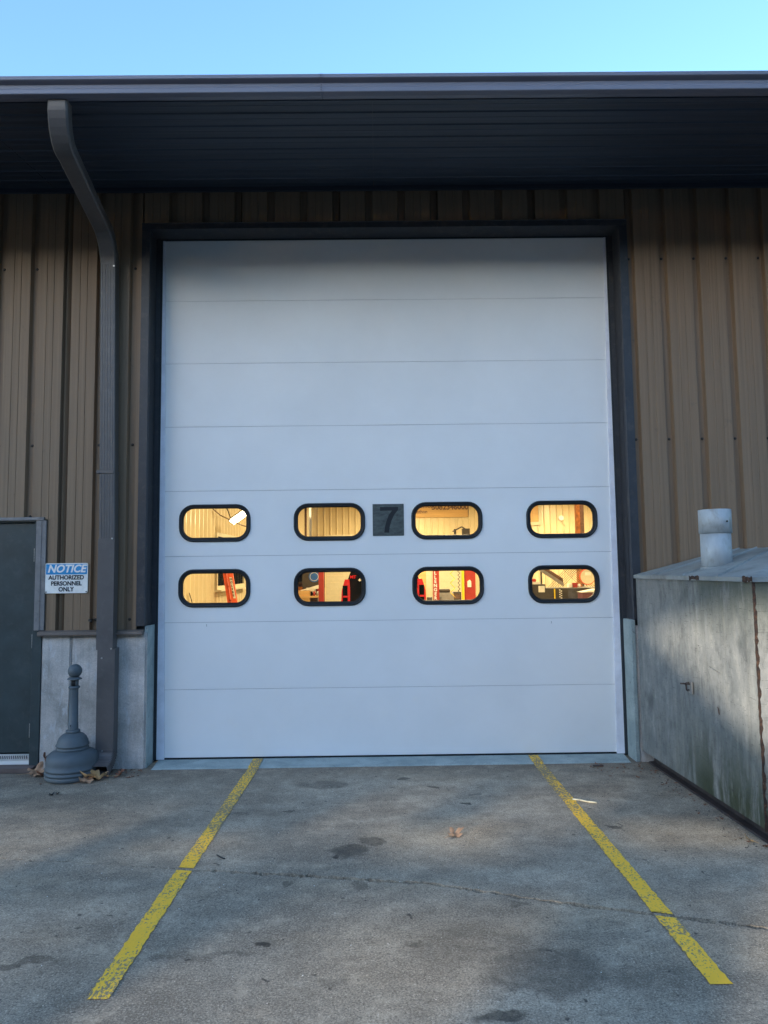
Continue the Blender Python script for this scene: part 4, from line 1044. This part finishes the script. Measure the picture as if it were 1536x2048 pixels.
# dark car with tall red lamps, seen from behind
car = empty('parked_car', (0, 12.3, .03), 'black estate car with tall red tail lamps parked inside, seen from behind', 'car')
body = MB(); X0, X1 = -.93, .93
side = [(10.02, .45), (10.0, .95), (10.05, 1.12), (10.22, 1.72), (10.45, 1.80), (13.0, 1.76), (13.75, 1.18), (14.8, 1.08), (14.95, .7), (14.9, .38), (10.1, .38)]
n_ = len(side); vs = []
for s_ in (-1, 1):
    for (y_, z_) in side:
        vs.append((s_*(.93 if z_ < 1.15 else .93-(z_-1.15)*.32), y_, z_))
body.add(vs, [(i, (i+1) % n_, n_+(i+1) % n_, n_+i) for i in range(n_)]+[list(range(n_))[::-1], list(range(n_, 2*n_))])
body.build('body', M_carb, car, bevel=.03)
MB().add([(-.66, 10.06, 1.17), (.66, 10.06, 1.17), (.58, 10.2, 1.66), (-.58, 10.2, 1.66)], [(0, 1, 2, 3)]).build('rear_window', M_cargl, car, recalc=False)
MB().box(-.90, .90, 9.88, 10.03, .42, .66, .03).build('bumper', M_carb, car)
MB().box(-.26, .26, 9.975, 9.99, .78, .90, .004).build('number_plate', M_ipaper, car)
for s_ in (-1, 1):
    xx = s_*.875
    P = [(xx-.105, .84), (xx+.105, .84), (xx+.105-.02*(s_ > 0), 1.25), (xx+.05-s_*.04, 1.50), (xx-.05-s_*.04, 1.50), (xx-.105+.02*(s_ < 0), 1.25)]
    l_ = MB().prism(P, 'y', 9.955, 10.12).build('tail_light', M_redlamp, car)
    MB().box(xx-.062, xx+.052, 9.945, 9.954, .90, 1.36, .003).build('lens', M_cargl, l_)
    MB().box(xx-.05, xx+.05, 9.938, 9.944, 1.09, 1.13).build('reverse_lens', M_redlamp, l_)
    for yy in (10.85, 13.95):
        w__ = MB().cyl((s_*.72, yy, .36), (s_*.92, yy, .36), .33, n=24).build('wheel', M_black, car)
        MB().cyl((s_*.921, yy, .36), (s_*.93, yy, .36), .2, n=20).build('rim', M_steel, w__)
    MB().box(s_*1.0-.09, s_*1.0+.09, 12.7, 12.8, 1.12, 1.26, .02).build('wing_mirror', M_carb, car)
text('sticker', '4U', .10, M_ipaper, car, (-.52, 10.06, 1.48), rot=(PI/2-.28, 0, 0), bold=.003)
text('sticker', 'MT', .10, M_redlamp, car, (-.70, 10.04, 1.55), rot=(PI/2-.28, 0, 0), bold=.003)
# plywood board with phone number on the back wall
t = empty('painted_board', (2.9, 27.95, 4.5), 'orange wooden board with a hand written phone number high on the back wall', 'board')
MB().box(1.3, 4.21, 27.88, 27.945, 4.20, 5.15).build('board', M_wood, t)
text('writing', '5082346000', .34, M_brown, t, (3.35, 27.87, 4.68), bold=.012, sx=1.05)
text('writing', 'esthon', .22, M_brown, t, (1.95, 27.87, 4.47), bold=.005)
text('writing', 'office', .30, M_brown, t, (2.2, 27.87, 4.76), bold=.008)
# dark gear seen at the bottom of upper window 3
t = empty('exhaust_fan', (3.6, 24, 3.0), 'dark bracket and fan seen at the bottom of the third upper window', 'fan')
MB().tube([(3.05, 24, 3.3), (3.45, 24, 3.5), (3.75, 24, 3.3), (3.6, 24, 3.1)], .03).build('bracket', M_idark, t)
MB().box(3.45, 3.78, 23.9, 24.1, 3.0, 3.42, .01).build('motor', M_idark, t)
MB().box(3.1, 3.2, 23.9, 24.0, 3.0, 3.40).build('arm', M_idark, t)
MB().cyl((3.62, 24, .03), (3.62, 24, 3.0), .05, n=8).build('stand', M_steel, t)
# framed board high right
t = empty('framed_board', (7.3, 27.9, 4.3), 'framed pale board at the left of the upper right window', 'board')
MB().box(6.6, 7.62, 27.9, 27.945, 3.92, 5.15).build('board', M_wood, t)
for (a_, b_, c_, d_) in ((7.62, 7.78, 3.76, 5.15), (6.44, 7.62, 3.76, 3.92), (6.44, 6.6, 3.92, 5.15)): MB().box(a_, b_, 27.87, 27.945, c_, d_).build('frame', M_beige, t)
# right window items
t = empty('round_gauge', (8.7, 27.9, 4.1), 'small white round gauge on the back wall near the rusty column', 'gauge')
MB().cyl((8.72, 27.94, 4.1), (8.72, 27.86, 4.1), .12, n=20).build('dial', M_white, t); MB().tube([(8.72, 27.92, 4.0), (8.9, 27.92, 3.7), (8.88, 27.92, 3.2)], .02).build('wire', M_beige, t)
# counter with stripes
t = empty('parts_counter', (4.2, 10.3, .03), 'long dark counter with a yellow stripe and a checkered stripe', 'counter')
MB().box(3.42, 3.72, 10, 10.6, .03, 1.335).box(3.72, 5.1, 10.004, 10.6, .03, 1.235).build('cabinet', M_idark, t)
MB().box(3.725, 5.12, 9.985, 10.62, 1.236, 1.25).build('counter_edge', M_steel, t)
MB().box(3.91, 3.94, 9.988, 10.0, .05, 1.23).build('yellow_stripe', M_iyel, t)
p_ = MB().box(4.03, 4.06, 9.99, 10.002, 1.19, 1.215).build('check', M_ipaper, t)
for k in range(1, 26):
    copy_obj(p_, t, ((k % 2)*.035, 0, -.026*k))
tag(MB().box(3.555, 3.70, 9.985, 9.996, 1.155, 1.30).build('paper_notice', M_ipaper), 'square pale notice on the left end of the dark counter', 'notice')
tag(MB().box(3.42, 3.62, 10.05, 10.3, 1.336, 1.39).build('tray', M_ipaper), 'pale tray on the left end of the dark counter', 'tray')
tag(MB().box(3.44, 3.53, 10.1, 10.25, 1.391, 1.46, .01).build('tool_case', M_red), 'small red tool case on the pale tray', 'box')
t = empty('sloping_beam', (3.85, 10.9, 1.5), 'grey brown steel lift arm sloping down behind the counter', 'lift arm')
for k, (dz, m_) in enumerate(((0, M_steel), (.10, M_brown))):
    MB().prism([(3.45, 1.95+dz), (3.45, 1.86+dz), (4.35, 1.26+dz), (4.35, 1.35+dz)], 'y', 10.8+k*.06, 10.85+k*.06).build('beam', m_, t)
t = empty('wire_partition', (4.4, 12, .03), 'wire mesh partition behind the counter', 'partition')
mb = MB()
for k in range(60):
    o_ = k*.06
    for s_ in (1, -1):
        x0_, z0_, x1_, z1_ = 4.1, 1.1, 5.6, 2.2
        xa = 3.0+o_; xb = xa+1.1*s_
        a_, b_ = (xa, z0_), (xb, z1_)
        if min(a_[0], b_[0]) < 4.1 or max(a_[0], b_[0]) > 5.6: continue
        mb.cyl((a_[0], 12, a_[1]), (b_[0], 12, b_[1]), .007, n=4, caps=False)
mb.build('mesh', M_idark, t); t.children[0]['kind'] = 'stuff'
fr = MB(); fr.box(4.06, 4.1, 11.98, 12.02, .03, 2.24).box(5.6, 5.64, 11.98, 12.02, .03, 2.24).box(4.1, 5.6, 11.98, 12.02, 2.2, 2.24).box(4.1, 5.6, 11.98, 12.02, 1.06, 1.1); fr.build('mesh_frame', M_idark, t)
tag(MB().box(4.385, 4.485, 10.1, 10.2, 1.251, 1.36, .006).build('red_box', M_red), 'small red box standing on the counter', 'box')
tag(MB().box(4.27, 4.37, 10.1, 10.2, 1.251, 1.34, .006).build('white_box', M_ipaper), 'white box on the counter left of the red box', 'box')
tag(MB().cyl((4.53, 10.15, 1.251), (4.53, 10.15, 1.33), .035, n=12).build('cup', M_white), 'white cup on the counter right of the red box', 'cup')
t = empty('round_mirror', (4.66, 9.9, 1.25), 'round pale disc with an orange rim on a stand by the counter', 'mirror')
MB().cyl((4.66, 9.9, 1.50), (4.66, 9.87, 1.50), .185, n=32).build('rim', M_orange, t); MB().cyl((4.66, 9.869, 1.50), (4.66, 9.86, 1.50), .165, n=32).build('disc', M_beige, t)
MB().box(4.60, 4.73, 9.852, 9.859, 1.53, 1.60).build('label_plate', M_ipaper, t)
MB().cyl((4.60, 9.89, 1.26), (4.60, 9.89, 1.36), .014, n=8).build('stand', M_ipaper, t)
t = empty('maroon_cabinet', (4.8, 9.6, .03), 'maroon cabinet with pale top at the right end of the counter', 'cabinet')
MB().box(4.40, 5.1, 9.4, 9.8, .03, 1.16, .004).build('body', M_ibrown, t); MB().prism([(4.38, 1.162), (5.12, 1.162), (5.12, 1.235), (4.75, 1.235)], 'y', 9.38, 9.82).build('top', M_ipaper, t)
# coiled yellow hose and chain by the yellow strip
tag(MB().tube([(1.78+.06*(-1)**k, 11.9, 1.95-.12*k) for k in range(9)], .01, 6).build('air_hose', M_iyel), 'zigzag yellow hose hanging left of the yellow strip', 'hose')
tag(MB().tube([(1.95+.03*(-1)**k, 11.95, 2.0-.05*k) for k in range(20)], .009, 5).build('hanging_chain', M_idark), 'dark chain hanging beside the yellow strip', 'chain')
t = empty('engine_block', (1.65, 13.5, .03), 'grey engine on a stand between the red lift posts', 'engine')
MB().box(1.45, 1.95, 13.3, 13.7, .75, 1.08, .03).build('block', M_steel, t); MB().box(1.55, 1.85, 13.28, 13.6, 1.08, 1.16, .02).build('cover', M_idark, t)
for x_ in (1.5, 1.86): MB().box(x_, x_+.05, 13.45, 13.5, .03, .75).build('leg', M_idark, t)

# steel shelving with goods, behind the bench
t = empty('steel_shelving', (-2.4, 17.3, .03), 'dark steel shelving behind the work bench', 'shelf')
for x_ in (-2.95, -1.98):
    for y_ in (17.0, 17.5): MB().box(x_, x_+.05, y_, y_+.05, .03, 1.95).build('upright', M_idark, t)
for z_ in (.55, .95, 1.32, 1.70): MB().box(-2.95, -1.93, 17.0, 17.55, z_, z_+.03).build('shelf', M_idark, t)
MB().box(-2.94, -1.94, 17.52, 17.54, .4, 1.95).build('back_sheet', M_brown, t)
for i, (x_, z_, w_, h_, m_, lb) in enumerate(((-2.85, .98, .22, .20, M_rustcol, 'orange box on the dark shelving, left end of the middle shelf'), (-2.5, .98, .3, .24, M_ipaper, 'pale box on the middle shelf of the dark shelving'), (-2.15, .98, .16, .18, M_red, 'red box at the right end of the middle shelf'),
        (-2.8, 1.35, .3, .22, M_carb, 'black box on the third shelf, left end'), (-2.3, 1.35, .2, .16, M_iyel, 'yellow box on the third shelf of the dark shelving'), (-2.75, .58, .35, .25, M_wood, 'brown carton on the lowest shelf of the dark shelving'))):
    tag(MB().box(x_, x_+w_, 17.1, 17.4, z_, z_+h_, .006).build('storage_box', m_), lb, 'box', 'boxes on the dark shelving')
# dark tool cabinet and chest between the lift posts
t = empty('tool_cabinet', (1.9, 15.2, .03), 'dark tool cabinet with drawers between the red lift posts', 'cabinet')
MB().box(1.52, 2.35, 15.0, 15.5, .03, 1.02, .01).build('body', M_idark, t)
for k in range(5): MB().box(1.55, 2.32, 14.985, 14.998, .08+k*.185, .24+k*.185, .003).build('drawer', M_brown, t)
for k in range(5): MB().box(1.75, 2.12, 14.965, 14.98, .19+k*.185, .205+k*.185).build('handle', M_steel, t.children[1+k])
tag(MB().cyl((1.40, 13.2, .03), (1.40, 13.2, .95), .20, n=20).build('oil_drum', M_idark), 'black drum beside the lettered red post', 'drum')
tag(MB().cyl((2.62, 12.6, .03), (2.62, 12.6, 1.7), .03, n=8).cyl((2.62, 12.6, 1.25), (2.72, 12.6, 1.25), .10, n=12).cyl((2.62, 12.55, .95), (2.70, 12.55, .95), .09, n=12).build('hose_stand', M_ipaper), 'pale stand with hoses right of the broad red post', 'stand')
